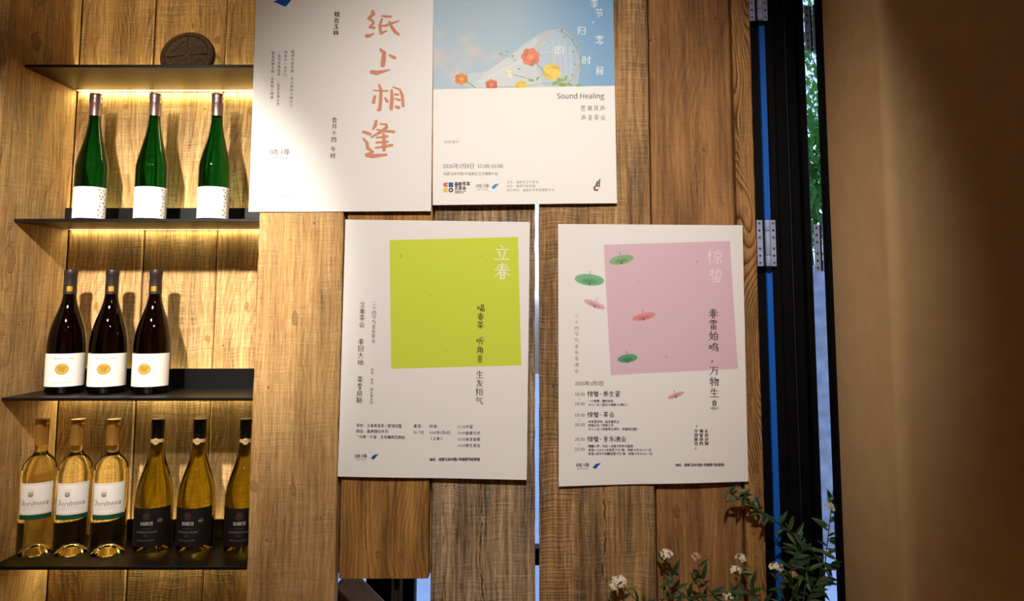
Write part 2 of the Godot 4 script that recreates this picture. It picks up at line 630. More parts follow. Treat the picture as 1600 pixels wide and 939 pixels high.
func build_poster_wall():
	# board edges read from the photograph at y = 640
	var e := {}
	for k: Array in [["a0", 396], ["a1", 532.0], ["b0", 534.5], ["b1", 673], ["c0", 674.5], ["c1", 837.0], ["d0", 841.5], ["d1", 1021], ["e0", 1023.5], ["e1", 1158.0], ["t0", 1159.5], ["t1", 1191]]:
		e[k[0]] = at(k[1], 640, 0.0).x
	front = e
	right_x = e.a0 + 0.008
	left_x = at(38, 103, -0.03).x
	cut_y = at(600, 904, 0.0).y
	var back_x := []
	for px in [219, 335]:
		back_x.append(at(px, 470, NICHE_BACK).x)
	back_x = [left_x, back_x[0], back_x[1], back_x[1] + 0.19]
	wood_job("wood_pillar", {light = Color(0.86, 0.70, 0.47), dark = Color(0.46, 0.32, 0.17), rings = 0.10, kerf = 0.12, fibre = 0.26, stain = 0.3, weather = 0.12, grey = Color(0.82, 0.71, 0.53), holes = 16, relief = 0.20, knots = [knot(463, 497, 0, e.a0, 9), knot(460, 763, 0, e.a0, 8), knot(399, 757, 0, e.a0, 9)]})
	wood_job("wood_b", {light = Color(0.80, 0.60, 0.33), dark = Color(0.42, 0.27, 0.12), rings = 0.24, pitch = 13.0, wander = 40.0, kerf = 0.05, fibre = 0.24, stain = 0.35, weather = 0.1, holes = 10, knots = [knot(591, 866, 0, e.b0, 6), knot(627, 863, 0, e.b0, 6)], cracks = [[62.0, 1040.0, 1590.0, 1.6]]})
	wood_job("wood_c", {light = Color(0.80, 0.68, 0.53), dark = Color(0.30, 0.22, 0.15), rings = 0.14, pitch = 17.0, kerf = 0.2, kerf_step = 2.4, fibre = 0.34, stain = 0.4, weather = 0.35, grey = Color(0.66, 0.58, 0.48), holes = 4, relief = 0.32, cracks = [[112.0, 440.0, 1590.0, 2.2], [33.0, 990.0, 1540.0, 1.4], [48.0, 1040.0, 1340.0, 1.3]]})
	wood_job("wood_d", {light = Color(0.79, 0.62, 0.41), dark = Color(0.30, 0.21, 0.13), rings = 0.1, pitch = 20.0, kerf = 0.2, kerf_step = 2.2, groove = 7.5, groove_to = 85.0, fibre = 0.3, stain = 0.4, weather = 0.22, grey = Color(0.62, 0.54, 0.43), holes = 5, relief = 0.34, cracks = [[118.0, 0.0, 840.0, 1.5], [144.0, 1090.0, 1490.0, 2.4]]})
	wood_job("wood_e", {light = Color(0.76, 0.56, 0.35), dark = Color(0.34, 0.22, 0.12), rings = 0.1, pitch = 15.0, wander = 34.0, kerf = 0.07, kerf_step = 2.2, fibre = 0.2, stain = 0.32, weather = 0.08, grey = Color(0.52, 0.43, 0.34), holes = 5, relief = 0.2, knots = [knot(1100, 233, 0, e.e0, 4), knot(1058, 800, 0, e.e0, 8)], cracks = [[104.0, 380.0, 620.0, 0.9]]})
	wood_job("wood_trim", {light = Color(0.88, 0.68, 0.42), dark = Color(0.36, 0.22, 0.11), rings = 0.45, pitch = 8.0, wander = 60.0, kerf = 0.06, fibre = 0.26, stain = 0.2, weather = 0.1, holes = 1, relief = 0.22, knots = [knot(1149, 226, 0, e.t0, 7), knot(1178, 827, 0, e.t0, 7)]})
	wood_job("wood_n1", {light = Color(0.90, 0.75, 0.52), dark = Color(0.46, 0.32, 0.17), rings = 0.18, pitch = 10.0, wander = 34.0, kerf = 0.18, kerf_step = 2.0, fibre = 0.30, stain = 0.28, weather = 0.2, grey = Color(0.82, 0.71, 0.53), relief = 0.18, knots = [knot(163, 172, NICHE_BACK, left_x, 7), knot(196, 166, NICHE_BACK, left_x, 5), knot(150, 478, NICHE_BACK, left_x, 6)]})
	wood_job("wood_n2", {light = Color(0.90, 0.75, 0.52), dark = Color(0.46, 0.32, 0.17), rings = 0.14, pitch = 12.0, wander = 30.0, kerf = 0.2, kerf_step = 2.2, fibre = 0.30, stain = 0.28, weather = 0.2, grey = Color(0.82, 0.71, 0.53), relief = 0.18, knots = [knot(300, 40, NICHE_BACK, back_x[1], 5), knot(338, 62, NICHE_BACK, back_x[1], 8), knot(271, 64, NICHE_BACK, back_x[1], 7), knot(322, 528, NICHE_BACK, back_x[1], 6)]})
	wood_job("wood_side", {light = Color(0.86, 0.70, 0.47), dark = Color(0.46, 0.32, 0.17), rings = 0.16, pitch = 14.0, wander = 30.0, kerf = 0.12, kerf_step = 2.4, fibre = 0.30, stain = 0.25, weather = 0.2, grey = Color(0.82, 0.71, 0.53), relief = 0.2, knots = [Vector3(105, (TILE_TOP - at(60, 72, -0.1).y) * 1000.0, 17), Vector3(70, (TILE_TOP - at(60, 412, -0.08).y) * 1000.0, 15)]})
	saw_all()
	var wall := structure("wall_front", "wall of rough sawn reclaimed boards with posters on it")
	add_plank(wall, "pillar_board", e.a0, e.a1, 0.0, CEILING, 0.012, "wood_pillar", 0.034, 0.003)
	add_plank(wall, "plank", e.b0, e.b1, cut_y, CEILING, 0.0, "wood_b")
	add_plank(wall, "plank", e.b0, e.b1, 0.0, cut_y - 0.34, 0.0, "wood_b")
	add_plank(wall, "plank", e.c0, e.c1, 0.0, CEILING, -0.006, "wood_c", 0.026, 0.003)
	add_plank(wall, "plank", e.d0, e.d1, 0.0, CEILING, 0.004, "wood_d", 0.03, 0.002)
	add_plank(wall, "plank", e.e0, e.e1, 0.0, CEILING, -0.006, "wood_e")
	add_plank(wall, "edge_board", e.t0, e.t1, 0.0, CEILING, 0.0, "wood_trim", 0.05)
	# behind: strips that close the joints, and the frame that carries the boards
	for k: Array in [[e.a1, 0.0, cut_y + 0.0], [e.a1, cut_y, CEILING], [e.b1, cut_y, CEILING], [e.d1, 0.0, CEILING], [e.e1, 0.0, CEILING]]:
		if k[2] > cut_y or k[0] != e.a1:
			put("joint_strip", box(Vector3(k[0] - 0.018, k[1], -0.05), Vector3(k[0] + 0.02, k[2], -0.0335), 0.001), mats.wood_side, wall)
	var rail := mats.wood_side as Material
	for y in [0.30, 2.35]:
		put("batten", box(Vector3(e.b0 - 0.02, y, -0.07), Vector3(e.t0 + 0.01, y + 0.07, -0.0325), 0.002), rail, wall)


# ---------- the wine niche ----------

var shelf_y := []


func build_niche():
	var e := front
	var niche := structure("wall_niche", "niche lined with sawn boards behind the wine bottles")
	var xs := [left_x, at(219, 470, NICHE_BACK).x, at(335, 470, NICHE_BACK).x, 0.0]
	xs[3] = right_x + 0.03
	for i in 3:
		add_plank(niche, "back_plank", xs[i] + (0.0 if i == 0 else 0.001), xs[i + 1], 0.0, CEILING, NICHE_BACK - (0.003 if i == 1 else 0.0), ["wood_n1", "wood_n2", "wood_n1"][i], 0.022, 0.0012)
	# the side board stands at a right angle; its front edge comes forward of the shelves
	var side := put("side_plank", plank(0.285, 0.0, CEILING, 0.03, 31, 0.002), mats.wood_side, niche)
	side.rotation.y = PI / 2
	side.position = Vector3(left_x, 0, 0.038)
	var inner := put("side_plank", plank(0.25, 0.0, CEILING, 0.02, 41, 0.002), mats.wood_n2, niche)
	inner.rotation.y = -PI / 2
	inner.position = Vector3(right_x, 0, NICHE_BACK)
	# the wall of boards goes on to the left of the niche
	var x := left_x - 0.032
	for i in 7:
		add_plank(niche, "plank", x - 0.2, x - 0.0015, 0.0, CEILING, 0.036, ["wood_side", "wood_n1"][i % 2], 0.026)
		x -= 0.2
	put("batten", box(Vector3(-2.6, 0, NICHE_BACK - 0.06), Vector3(right_x + 0.05, CEILING, NICHE_BACK - 0.026), 0.001), mats.wall, niche)
	for k in 4:
		var y: float = at(200, [103, 344, 624, 888][k], -0.03).y
		shelf_y.append(y + 0.0035)
		var s := thing("steel_shelf", Vector3(left_x, y, -0.03), "black steel shelf " + ["under the round clay plaque, the topmost of the niche", "carrying the three green wine bottles", "carrying the three dark bottles with white labels", "carrying the white wine and the black-labelled bottles"][k], "shelf", "black steel shelves in the niche")
		var w := right_x - left_x
		put("board", box(Vector3(0, -0.0035, -0.199), Vector3(w, 0.0035, 0), 0.0008), mats.steel, s)
		put("back_lip", box(Vector3(0, 0.0035, -0.199), Vector3(w, 0.052, -0.194), 0.0008), mats.steel, s)
		var strip := put("led_strip", box(Vector3(0.006, -0.0033, -0.2135), Vector3(w - 0.006, 0.0033, -0.2015), 0.001), mats.led, s)
		strip.set_meta("label", "glowing warm white light strip behind the shelf")
		for up: float in [1.0, -1.0]:
			var l := AreaLight3D.new()
			l.name = "strip_light"
			s.add_child(l, true)
			l.area_size = Vector2(w - 0.02, 0.009)
			l.position = Vector3(w / 2, 0.0045 * up, -0.2075)
			l.rotation.x = PI / 2 * up
			l.light_energy = ([0.10, 0.075, 0.065, 0.090] if up > 0.0 else [0.09, 0.028, 0.050, 0.09])[k]
			l.light_color = Color(1.0, 0.95, 0.72)
			l.shadow_enabled = true
			l.area_range = 6.0
			l.area_attenuation = 2.0


# ---------- the folding door ----------

func build_door():
	var d := Node3D.new()
	d.name = "door_1"
	add_child(d)
	tag(d, "black folding door with steel hinges beside the board wall", "", "", "structure")
	var z := -0.075
	# stiles from left to right: left and right pixel at y = 470, front face z
	for s: Array in [[1184, 1199, -0.045], [1209.5, 1222, -0.03], [1222, 1239, -0.05], [1243, 1262, -0.055], [1262, 1272.5, -0.03], [1198, 1212, -0.062]]:
		var x0 := at(s[0], 470, s[2]).x
		var x1 := at(s[1], 470, s[2]).x
		put("stile", box(Vector3(x0, 0, s[2] - 0.06), Vector3(x1, CEILING, s[2]), 0.002), mats.door, d)
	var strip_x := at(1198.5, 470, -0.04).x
	var blue := put("sky_reflection_strip", box(Vector3(strip_x, 0.0, -0.06), Vector3(strip_x + 0.0155, CEILING, -0.036), 0.001), mats.blue, d)  # reflected sky on the frame, painted as a solid blue strip
	blue.set_meta("label", "blue strip painted as the sky reflected along the door edge")
	var nx := at(1239.5, 470, -0.05).x
	put("gasket", box(Vector3(nx, 0.0, -0.12), Vector3(nx + 0.0045, CEILING, -0.052), 0.0005), mats.navy, d)
	var jx := at(1289.5, 470, 0.012).x
	put("jamb", box(Vector3(jx, 0.0, 0.012), Vector3(jx + 0.06, CEILING, 0.039), 0.002), mats.door, d)
	put("frame_stop", box(Vector3(front.t1 - 0.005, 0.0, -0.11), Vector3(front.t1 + 0.012, CEILING, -0.05), 0.002), mats.gasket, d)
	# hinges
	for h: Array in [[1181, 344, 416, -0.018, 1.0], [1168, -40, 33, -0.018, 1.0], [1270.5, 351, 424, -0.022, 0.0], [1255.5, 9, 80, -0.022, 0.0]]:
		var hz: float = h[3]
		var a := at(h[0], h[1], hz)
		var b := at(h[0], h[2], hz)
		var hh := a.y - b.y
		var hinge := Node3D.new()
		hinge.name = "hinge"
		d.add_child(hinge, true)
		hinge.position = Vector3(at(h[0] + 1.5, (h[1] + h[2]) / 2.0, hz).x, b.y, hz)
		var steel: Material = mats.hinge
		put("leaf", box(Vector3(0, 0, 0), Vector3(0.0135, hh, 0.003), 0.0006), steel, hinge)
		if h[4] > 0.0:
			put("leaf", box(Vector3(0.031, 0, 0), Vector3(0.0435, hh, 0.003), 0.0006), mats.hinge, hinge)
		for k: Array in [[0.0, 0.235], [0.24, 0.755], [0.76, 1.0]]:
			var kn := put("knuckle", lathe([Vector2(0, 0), Vector2(0.0058, 0), Vector2(0.0064, 0.0008), Vector2(0.0064, hh * (k[1] - k[0]) - 0.0012), Vector2(0.0058, hh * (k[1] - k[0]) - 0.0004), Vector2(0, hh * (k[1] - k[0]) - 0.0004)], 24), steel, hinge)
			kn.position = Vector3(0.0245, hh * k[0], 0.005)
		put("web", box(Vector3(0.0150, 0.001, -0.006), Vector3(0.0195, hh - 0.001, -0.001), 0.0005), mats.screw, hinge)
		for col: float in ([0.006, 0.038] if h[4] > 0.0 else [0.006]):
			for k in 6:
				var y: float = hh * [0.07, 0.225, 0.38, 0.62, 0.775, 0.93][k]
				if k != 1 and k != 4:
					var ring := put("screw_ring", lathe([Vector2(0.0013, 0), Vector2(0.0035, 0), Vector2(0.0035, 0.0006), Vector2(0.0013, 0.0006)], 16), mats.screw_ring, hinge)
					ring.rotation.x = PI / 2
					ring.position = Vector3(col, y, 0.0031)
				var screw := put("screw", lathe([Vector2(0, 0), Vector2(0.0026, 0), Vector2(0.0022, 0.0007), Vector2(0, 0.0008)], 14), mats.screw, hinge)
				screw.rotation.x = PI / 2
				screw.position = Vector3(col, y, 0.0032)
				if k != 1 and k != 4:
					screw.scale = Vector3(0.55, 1, 0.55)


# ---------- beyond the boards: window frame, pavement, garden wall, trees ----------

func build_outside():
	var e := front
	var w := structure("window_1", "dark window frame and glass behind the boards")
	var zf := -0.42
	var frame := mats.door as Material
	for s: Array in [[572, 611, -0.42], [630, 647.5, -0.42], [760, 790, -0.42], [1010, 1050, -0.42], [1150, 1180, -0.42]]:
		put("stile", box(Vector3(at(s[0], 900, s[2]).x, 0.1, s[2] - 0.05), Vector3(at(s[1], 900, s[2]).x, CEILING, s[2]), 0.002), frame, w)
	var pale := mat(Color(0.62, 0.58, 0.50), 0.5)
	var grey := mat(Color(0.30, 0.29, 0.27), 0.5)
	var mx0 := at(611.5, 900, -0.41).x
	var mx1 := at(628, 900, -0.41).x
	put("channel", box(Vector3(mx0, 0.1, -0.45), Vector3(mx0 + 0.006, CEILING, -0.41), 0.001), pale, w)
	put("channel", box(Vector3(mx1 - 0.007, 0.1, -0.45), Vector3(mx1, CEILING, -0.41), 0.001), pale, w)
	put("channel_web", box(Vector3(mx0 + 0.006, 0.1, -0.45), Vector3(mx1 - 0.007, CEILING, -0.44), 0.001), grey, w)
	put("latch", box(Vector3(mx0 + 0.0065, 0.5, -0.44), Vector3(mx1 - 0.0075, at(620, 922, -0.42).y, -0.416), 0.001), pale, w)
	var ry0 := at(840, 882, -0.42).y
	var ry1 := at(840, 856, -0.42).y
	put("rail", box(Vector3(at(675, 900, -0.42).x, ry0, -0.46), Vector3(e.t0, ry1, -0.411), 0.002), frame, w)
	put("sill", box(Vector3(e.b0 - 0.12, 0.0, -0.50), Vector3(e.t1, 0.1, -0.31), 0.003), frame, w)
	put("head", box(Vector3(e.b0 - 0.12, 2.7, -0.50), Vector3(2.7, CEILING, -0.10), 0.003), frame, w)
	put("side_post", box(Vector3(e.b0 - 0.17, 0.0, -0.50), Vector3(e.b0 - 0.12, CEILING, -0.06), 0.002), frame, w)
	var pane := put("pane", box(Vector3(e.b0 - 0.12, 0.1, -0.446), Vector3(e.t1, 2.7, -0.442), 0.0003), mats.pane, w)
	pane.set_meta("label", "clear window glass")
	# a thick timber that leans behind the cut-out
	var t := thing("leaning_timber", Vector3(at(655, 940, -0.20).x + 0.62, 0.0, -0.20), "thick brown timber showing through the cut-out below a plank", "timber")
	var top := at(541, 917, -0.20)
	var dir := top - t.position
	var beam := put("beam", box(Vector3(-0.03, 0.02, -0.030), Vector3(0.03, dir.length() + 0.02, 0.030), 0.003), noisy(Color(0.82, 0.60, 0.43), 0.10, 5.0, 0.6, 0.03, 12), t)
	beam.basis = Basis(Quaternion(Vector3.UP, dir.normalized())) * Basis(Vector3.UP, 0.75)
	structure("ground_outside", "pale paving outside the window", box(Vector3(-9, -0.2, -14), Vector3(12, -0.05, -0.30), 0.001), noisy(Color(0.86, 0.87, 0.90), 0.06, 0.8, 0.9, 0.0, 8))
	var gw := put("garden_wall", box(Vector3(0.6, -0.05, -3.25), Vector3(6.0, 1.66, -3.05), 0.01), noisy(Color(0.74, 0.74, 0.78), 0.18, 1.6, 0.9, 0.05, 9))
	tag(gw, "grey rendered garden wall seen through the door gap", "wall")
	var leafm := mat(Color(0.26, 0.46, 0.18), 0.6)
	leafm.backlight_enabled = true
	leafm.backlight = Color(0.35, 0.55, 0.12)
	var bark := mat(Color(0.34, 0.31, 0.30), 0.9)
	for q: Array in [[Vector3(2.3, -0.05, -4.6), 2.55, 0.72, 5], [Vector3(0.9, -0.05, -3.8), 1.95, 0.36, 6], [Vector3(4.6, -0.05, -9.5), 5.2, 1.3, 7]]:
		var tree := thing("garden_tree", q[0], ["bushy green tree with a forked trunk behind the garden wall", "low green shrub tree close behind the garden wall", "tall green tree furthest behind the garden wall"][q[3] - 5], "tree", "trees behind the garden wall")
		var r := RandomNumberGenerator.new()
		r.seed = q[3]
		var tr := begin()
		add_tube(tr, [Vector3.ZERO, Vector3(0.03, q[1] * 0.5, 0), Vector3(-0.02, q[1] * 0.8, 0.02), Vector3(0.05, q[1], 0)], 0.09, 0.03, 8)
		add_tube(tr, [Vector3(0.02, q[1] * 0.5, 0), Vector3(0.22, q[1] * 0.8, 0.05), Vector3(0.3, q[1], 0.05)], 0.05, 0.02, 8)
		put("trunk", tr.commit(), bark, tree)
		var cr := begin()
		for k in 4200:
			var v := Vector3(r.randfn(), r.randfn(), r.randfn()).normalized() * pow(r.randf(), 0.4)
			var c := Vector3(v.x * q[2] * 1.3, q[1] + v.y * q[2], v.z * q[2])
			var b := Basis.from_euler(Vector3(r.randf() * TAU, r.randf() * TAU, 0)) * r.randf_range(0.035, 0.07)
			var n := b.z.normalized()
			quad(cr, c - b.y, c + b.x * 0.45, c + b.y, c - b.x * 0.45, n)
		put("foliage", cr.commit(), leafm, tree).set_meta("kind", "stuff")


# ---------- lettering: strokes of Chinese characters on a 100 x 100 grid ----------
# "x y x y" is a stroke, "/" parts strokes, "part:x0,y0,x1,y1" sets another character into a box

const GLYPHS := {
	"一": "6 50 94 50", "二": "16 28 84 28/6 82 94 82", "十": "6 45 94 45/50 5 50 96", "上": "45 8 45 88/45 42 82 42/6 88 94 88",
	"口": "18 22 18 84/18 22 82 22 82 84/18 80 82 80", "框": "4 4 4 98/4 4 96 4 96 98/4 94 96 94", "日": "22 8 22 94/22 8 78 8 78 94/22 48 78 48/22 90 78 90",
	"目": "22 6 22 95/22 6 78 6 78 95/22 35 78 35/22 62 78 62/22 92 78 92", "月": "28 8 28 55 12 96/28 8 80 8 80 90 68 94/28 36 80 36/28 62 80 62",
	"木": "6 32 94 32/50 4 50 97/48 34 28 66 6 82/52 34 72 66 95 82", "土": "16 40 84 40/50 6 50 90/6 90 94 90", "玉": "14 12 86 12/20 48 80 48/50 12 50 88/8 88 92 88/64 62 76 76",
	"大": "6 36 94 36/50 4 48 40 32 74 6 96/52 40 70 76 95 95", "亻": "70 4 45 40 10 62/52 40 52 97", "氵": "30 8 62 22/14 36 48 48/20 96 70 56",
	"艹": "5 50 95 50/32 10 32 90/68 10 68 90", "心": "14 52 8 80/30 40 34 84 70 90 80 74/50 30 60 52/80 44 94 66", "忄": "50 4 50 97/26 30 16 52/70 26 82 42",
	"讠": "34 6 54 20/20 38 56 38 56 90 84 74", "饣": "40 4 14 44/34 24 86 24 74 40/46 30 46 92 84 70", "扌": "10 26 90 26/56 4 56 90 40 84/8 64 92 48",
	"虫": "18 20 82 20 82 50/18 20 18 52/18 50 82 50/50 4 50 88/8 92 80 82/72 68 90 94", "雨": "20 6 80 6/8 26 8 48/8 26 92 26 86 46/50 6 50 94/24 44 38 50/24 66 38 72/62 44 76 50/62 66 76 72",
	"田": "18 14 18 92/18 14 82 14 82 92/18 52 82 52/50 14 50 90/18 88 82 88", "门": "18 4 32 18/18 26 18 97/38 10 84 10 84 90 70 92", "阝": "30 6 30 97/30 8 80 8 52 40 80 62 50 72",
	"禾": "78 4 20 20/6 38 94 38/50 14 50 97/48 40 8 84/52 40 94 84", "子": "18 12 80 12 50 40 50 92 34 86/6 54 94 54", "立": "44 4 56 18/12 28 88 28/32 42 42 74/70 40 56 84/5 88 95 88",
	"页": "6 8 94 8/52 8 44 24/16 26 16 76/16 26 84 26 84 76/50 36 46 72 8 98/60 76 94 98", "皿": "18 10 18 80/18 10 82 10 82 80/40 10 40 80/62 10 62 80/2 88 98 88",
	"音": "立:10,0,90,48/日:20,50,80,100", "春": "22 12 78 12/16 27 84 27/6 42 94 42/50 2 46 36 30 62 6 78/54 42 70 62 95 76/日:30,56,70,98",
	"茶": "艹:4,0,96,26/50 22 30 46 5 58/50 22 72 46 96 58/22 62 78 62/50 48 50 98/40 68 20 88/60 68 82 88", "会": "50 4 32 30 5 46/50 4 70 30 96 46/30 46 70 46/12 62 88 62/48 64 22 90 82 86/68 74 88 96",
	"喝": "口:2,20,30,70/日:44,4,92,44/48 50 40 68 34 74/42 56 92 56 90 90 78 96/70 60 46 84/62 66 76 80/48 66 48 86 76 86", "听": "口:2,20,34,72/90 4 46 16/48 14 48 60 36 97/48 42 96 42/74 42 74 98",
	"角": "40 4 14 34/36 16 66 16 56 32/24 34 24 66 8 97/24 34 82 34 82 90 70 95/24 54 82 54/24 72 82 72/52 34 52 90", "生": "30 8 10 46/24 28 86 28/50 4 50 90/20 58 80 58/5 92 95 92",
	"发": "28 8 22 36 92 36/66 8 80 22/48 6 40 50 6 94/38 54 76 54 60 76 24 96/44 60 66 80 95 96", "阳": "阝:2,2,40,98/日:42,8,98,94", "气": "28 4 8 40/24 18 90 18/26 34 80 34/14 52 72 52 76 84 96 94 94 80",
	"回": "框:6,6,94,96/框:30,32,70,70", "地": "土:0,14,36,84/44 40 44 84 52 92 92 90 92 74/38 54 90 34 88 66 78 66/66 6 66 76", "香": "禾:6,0,94,56/日:26,56,76,99",
	"启": "46 2 58 12/20 18 20 60 6 97/20 20 82 20 82 44/20 44 82 44/口:30,46,92,100", "新": "立:2,2,46,44/2 58 48 58/26 46 26 98/24 62 4 84/30 62 46 78/92 6 62 18/60 16 60 60 52 97/60 42 98 42/82 42 82 98",
	"四": "框:6,12,94,94/38 14 36 50 20 64/62 14 62 56 82 58", "节": "艹:4,0,96,28/14 42 80 42 78 70 66 72/46 42 46 98", "乐": "80 4 22 16/24 14 20 44 90 44/54 26 54 92 42 88/32 56 12 84/72 56 92 82",
	"酒": "氵:0,4,26,96/酉:28,4,100,98", "酉": "4 10 96 10/14 28 14 97/14 28 86 28 86 97/14 92 86 92/14 70 86 70/40 10 38 52 22 60/62 10 62 50 82 54",
	"雷": "雨:4,0,96,52/田:14,52,86,100", "始": "26 4 18 54 42 88/2 34 46 34 34 66 4 97/72 6 54 40 92 36/82 22 94 46/口:48,46,98,100", "鸣": "口:2,22,30,70/鸟:34,0,100,98",
	"鸟": "44 2 34 14/16 16 76 16 72 44 54 44/32 26 46 36/16 16 16 56 90 56 86 88 70 94/0 76 70 76", "万": "6 14 94 14/44 14 38 56 8 95/40 44 84 44 78 84 64 92",
	"物": "14 16 6 44/8 34 44 34/28 4 28 97/4 68 46 52/62 4 46 44/56 24 94 24 88 86 76 92/72 26 48 78/84 26 62 88", "息": "50 0 44 12/目:24,12,78,62/心:6,60,96,100",
	"惊": "忄:0,2,28,98/64 2 70 12/34 18 97 18/口:38,22,94,60/66 56 66 92 56 90/48 66 38 86/80 66 92 84", "蛰": "2 22 40 22/22 2 22 52 14 50/2 44 42 32/46 20 80 20 82 46 96 52/64 4 60 30 44 56/52 30 66 42/虫:14,54,90,100",
	"季": "禾:6,0,94,52/子:10,48,92,100", "归": "10 16 10 64/28 6 28 54 8 96/44 14 88 14 88 90/46 50 88 50/42 88 88 88", "零": "雨:4,0,96,52/50 52 28 70 4 76/50 52 74 70 96 76/44 66 56 72/30 80 74 80 54 98",
	"的": "26 2 20 18/日:0,14,48,92/62 4 48 38/58 22 92 22 88 86 76 92/60 44 72 60", "时": "日:-4,8,44,88/44 30 98 30/76 6 76 90 62 86/52 46 64 62", "间": "门:4,0,96,98/日:24,30,76,84",
	"就": "26 2 32 12/4 18 48 18/口:4,22,48,54/26 52 26 92/14 64 6 82/36 64 46 80/52 36 98 36/72 6 70 52 50 96/76 38 76 86 96 88 96 74/84 14 94 26",
	"在": "6 22 94 22/42 4 30 44 4 70/24 50 24 97/38 54 90 54/64 34 64 88/34 90 96 90", "林": "木:0,2,50,98/木:48,2,100,98", "叁": "48 2 26 22 74 20/4 34 96 34/50 20 30 52 4 60/52 34 72 52 96 60/30 66 70 66/24 80 76 80/8 96 92 96",
	"午": "32 4 12 36/28 20 86 20/5 52 95 52/50 20 50 98", "年": "30 2 10 32/26 16 88 16/26 40 84 40/26 40 26 66/4 66 96 66/56 16 56 98", "愿": "8 8 94 8/14 8 14 50 4 70/日:28,12,84,48/56 46 56 64/36 50 26 60/70 50 80 60/心:8,60,96,100",
	"闻": "门:4,0,96,98/28 26 72 26/36 26 36 76/62 26 62 88/36 42 62 42/36 58 62 58/24 78 74 72", "其": "10 18 90 18/30 4 30 68/70 4 70 68/30 36 70 36/30 52 70 52/4 70 96 70/36 76 14 96/64 76 86 96",
	"声": "10 14 90 14/50 2 50 30/20 32 80 32/22 46 82 46 82 70/22 70 82 70/22 46 20 76 6 97/52 46 52 70", "成": "14 22 92 22/18 22 16 66 4 96/18 46 44 46 42 76 30 78/56 4 62 56 84 92 96 88 96 72/84 42 50 88/72 6 84 16",
	"都": "4 24 52 24/28 4 28 44/2 44 58 44/56 8 4 62/日:8,50,60,96/阝:58,4,100,98", "中": "口:6,12,94,78/50 2 50 98", "路": "口:0,0,50,38/26 34 26 86/26 58 44 58/8 52 8 90/2 94 46 84/68 2 48 34/62 16 88 16 46 56/58 26 96 54/口:48,54,98,100",
	"号": "口:16,-6,84,42/6 48 94 48/32 48 26 66 76 66 70 92 54 94", "晓": "日:-6,12,40,84/40 18 92 12/56 2 64 30 94 42/86 20 44 44/36 52 98 52/56 54 52 80 36 97/74 54 74 90 96 90 96 76",
	"得": "30 2 6 26/32 26 4 56/20 44 20 97/日:38,0,96,38/36 46 98 46/34 62 99 62/76 48 76 94 64 90/48 70 58 84", "书": "12 18 78 18 76 44/6 46 88 46 86 76 74 74/46 2 46 98/76 4 90 14",
	"房": "46 0 56 10/16 14 16 56 4 97/16 16 84 16 84 36/16 36 84 36/56 38 62 48/28 54 94 54/52 56 46 80 28 96/52 70 80 70 78 94 64 94", "馆": "饣:0,2,38,98/68 2 68 14/42 18 42 32/42 18 96 18 92 30/50 36 50 97/50 36 84 36 84 58 50 58/50 70 88 70 88 94 50 94",
	"址": "土:0,14,38,86/70 4 70 88/70 42 96 42/50 36 50 88/40 92 98 92", "养": "32 0 40 12/66 0 58 12/14 18 86 18/20 32 80 32/4 46 96 46/50 18 40 48 6 74/60 48 95 72/38 62 36 80 22 98/66 62 66 98",
	"餐": "26 2 12 28/24 10 46 10 30 36/54 6 92 6 64 36/58 14 94 38/50 38 30 54 4 62/50 38 70 54 96 62/日:24,56,78,88/30 86 30 98 50 92/56 86 90 98", "饮": "饣:0,2,38,98/58 4 44 36/54 20 94 20 84 36/70 34 64 68 40 97/70 52 80 80 98 96",
	"身": "52 0 42 12/28 14 28 66/28 14 76 14 76 90 64 94/28 32 76 32/28 48 76 48/8 66 92 62/76 62 40 86 10 97", "蒙": "艹:4,0,96,24/10 28 10 42/10 30 92 30 88 42/28 44 72 44/14 56 88 56/46 58 8 76/36 66 56 80 52 96 40 94/50 72 12 92/56 74 92 94",
	"顶": "2 18 42 18/24 18 24 86 10 82/页:44,4,100,100", "甘": "4 28 96 28/28 4 28 94/72 4 72 94/28 58 72 58/28 92 72 92", "露": "雨:4,0,96,44/口:-2,42,46,76/24 68 24 92/4 96 46 90/70 46 52 62/66 54 88 54 52 76/62 62 96 76/口:50,72,100,104",
	"甜": "40 2 10 12/2 30 46 30/24 10 24 52/口:-2,46,50,98/50 26 99 26/60 6 60 92/88 6 88 92/60 56 88 56/60 90 88 90", "品": "口:18,-8,82,50/口:-6,42,54,104/口:46,42,106,104", "盖": "34 0 40 10/66 0 58 10/16 16 84 16/22 30 78 30/6 46 94 46/50 16 50 46/皿:2,54,98,100",
	"碗": "2 14 40 14/22 14 4 56/口:4,34,46,94/70 0 72 10/46 14 46 26/46 16 96 16/58 26 44 56/54 36 70 36 48 86/76 32 92 32 92 56/76 32 76 86 96 88", "提": "扌:0,2,34,98/日:40,2,96,44/38 50 98 50/68 50 68 90/68 68 92 68/52 60 36 97/46 80 98 94",
	"拉": "扌:0,2,36,98/立:40,2,99,98", "米": "20 10 34 32/80 10 66 32/6 44 94 44/50 2 50 98/46 46 8 86/54 46 94 86", "苏": "艹:4,0,96,26/20 46 74 46 68 88 54 90/46 30 40 62 8 96/20 60 10 76/84 58 94 74",
	"咬": "口:2,20,32,70/66 2 70 14/38 20 98 20/56 28 42 50/80 28 96 50/82 48 62 76 36 97/52 52 72 78 98 96", "豆": "10 8 90 8/口:16,8,84,62/30 60 38 80/70 60 62 82/5 92 95 92", "芽": "艹:4,0,96,26/14 36 86 36/28 36 22 60 94 60/64 36 64 94 50 90/62 60 10 92",
	"嫩": "18 4 12 54 30 90/2 32 34 32 24 66 2 96/40 20 72 20/56 4 56 97/口:38,24,74,62/54 60 38 84/58 60 72 78/80 4 72 34/78 22 99 22/92 24 88 60 70 97/78 36 98 97", "鸡": "2 18 38 18 28 54 2 88/8 34 40 84/鸟:40,0,100,98",
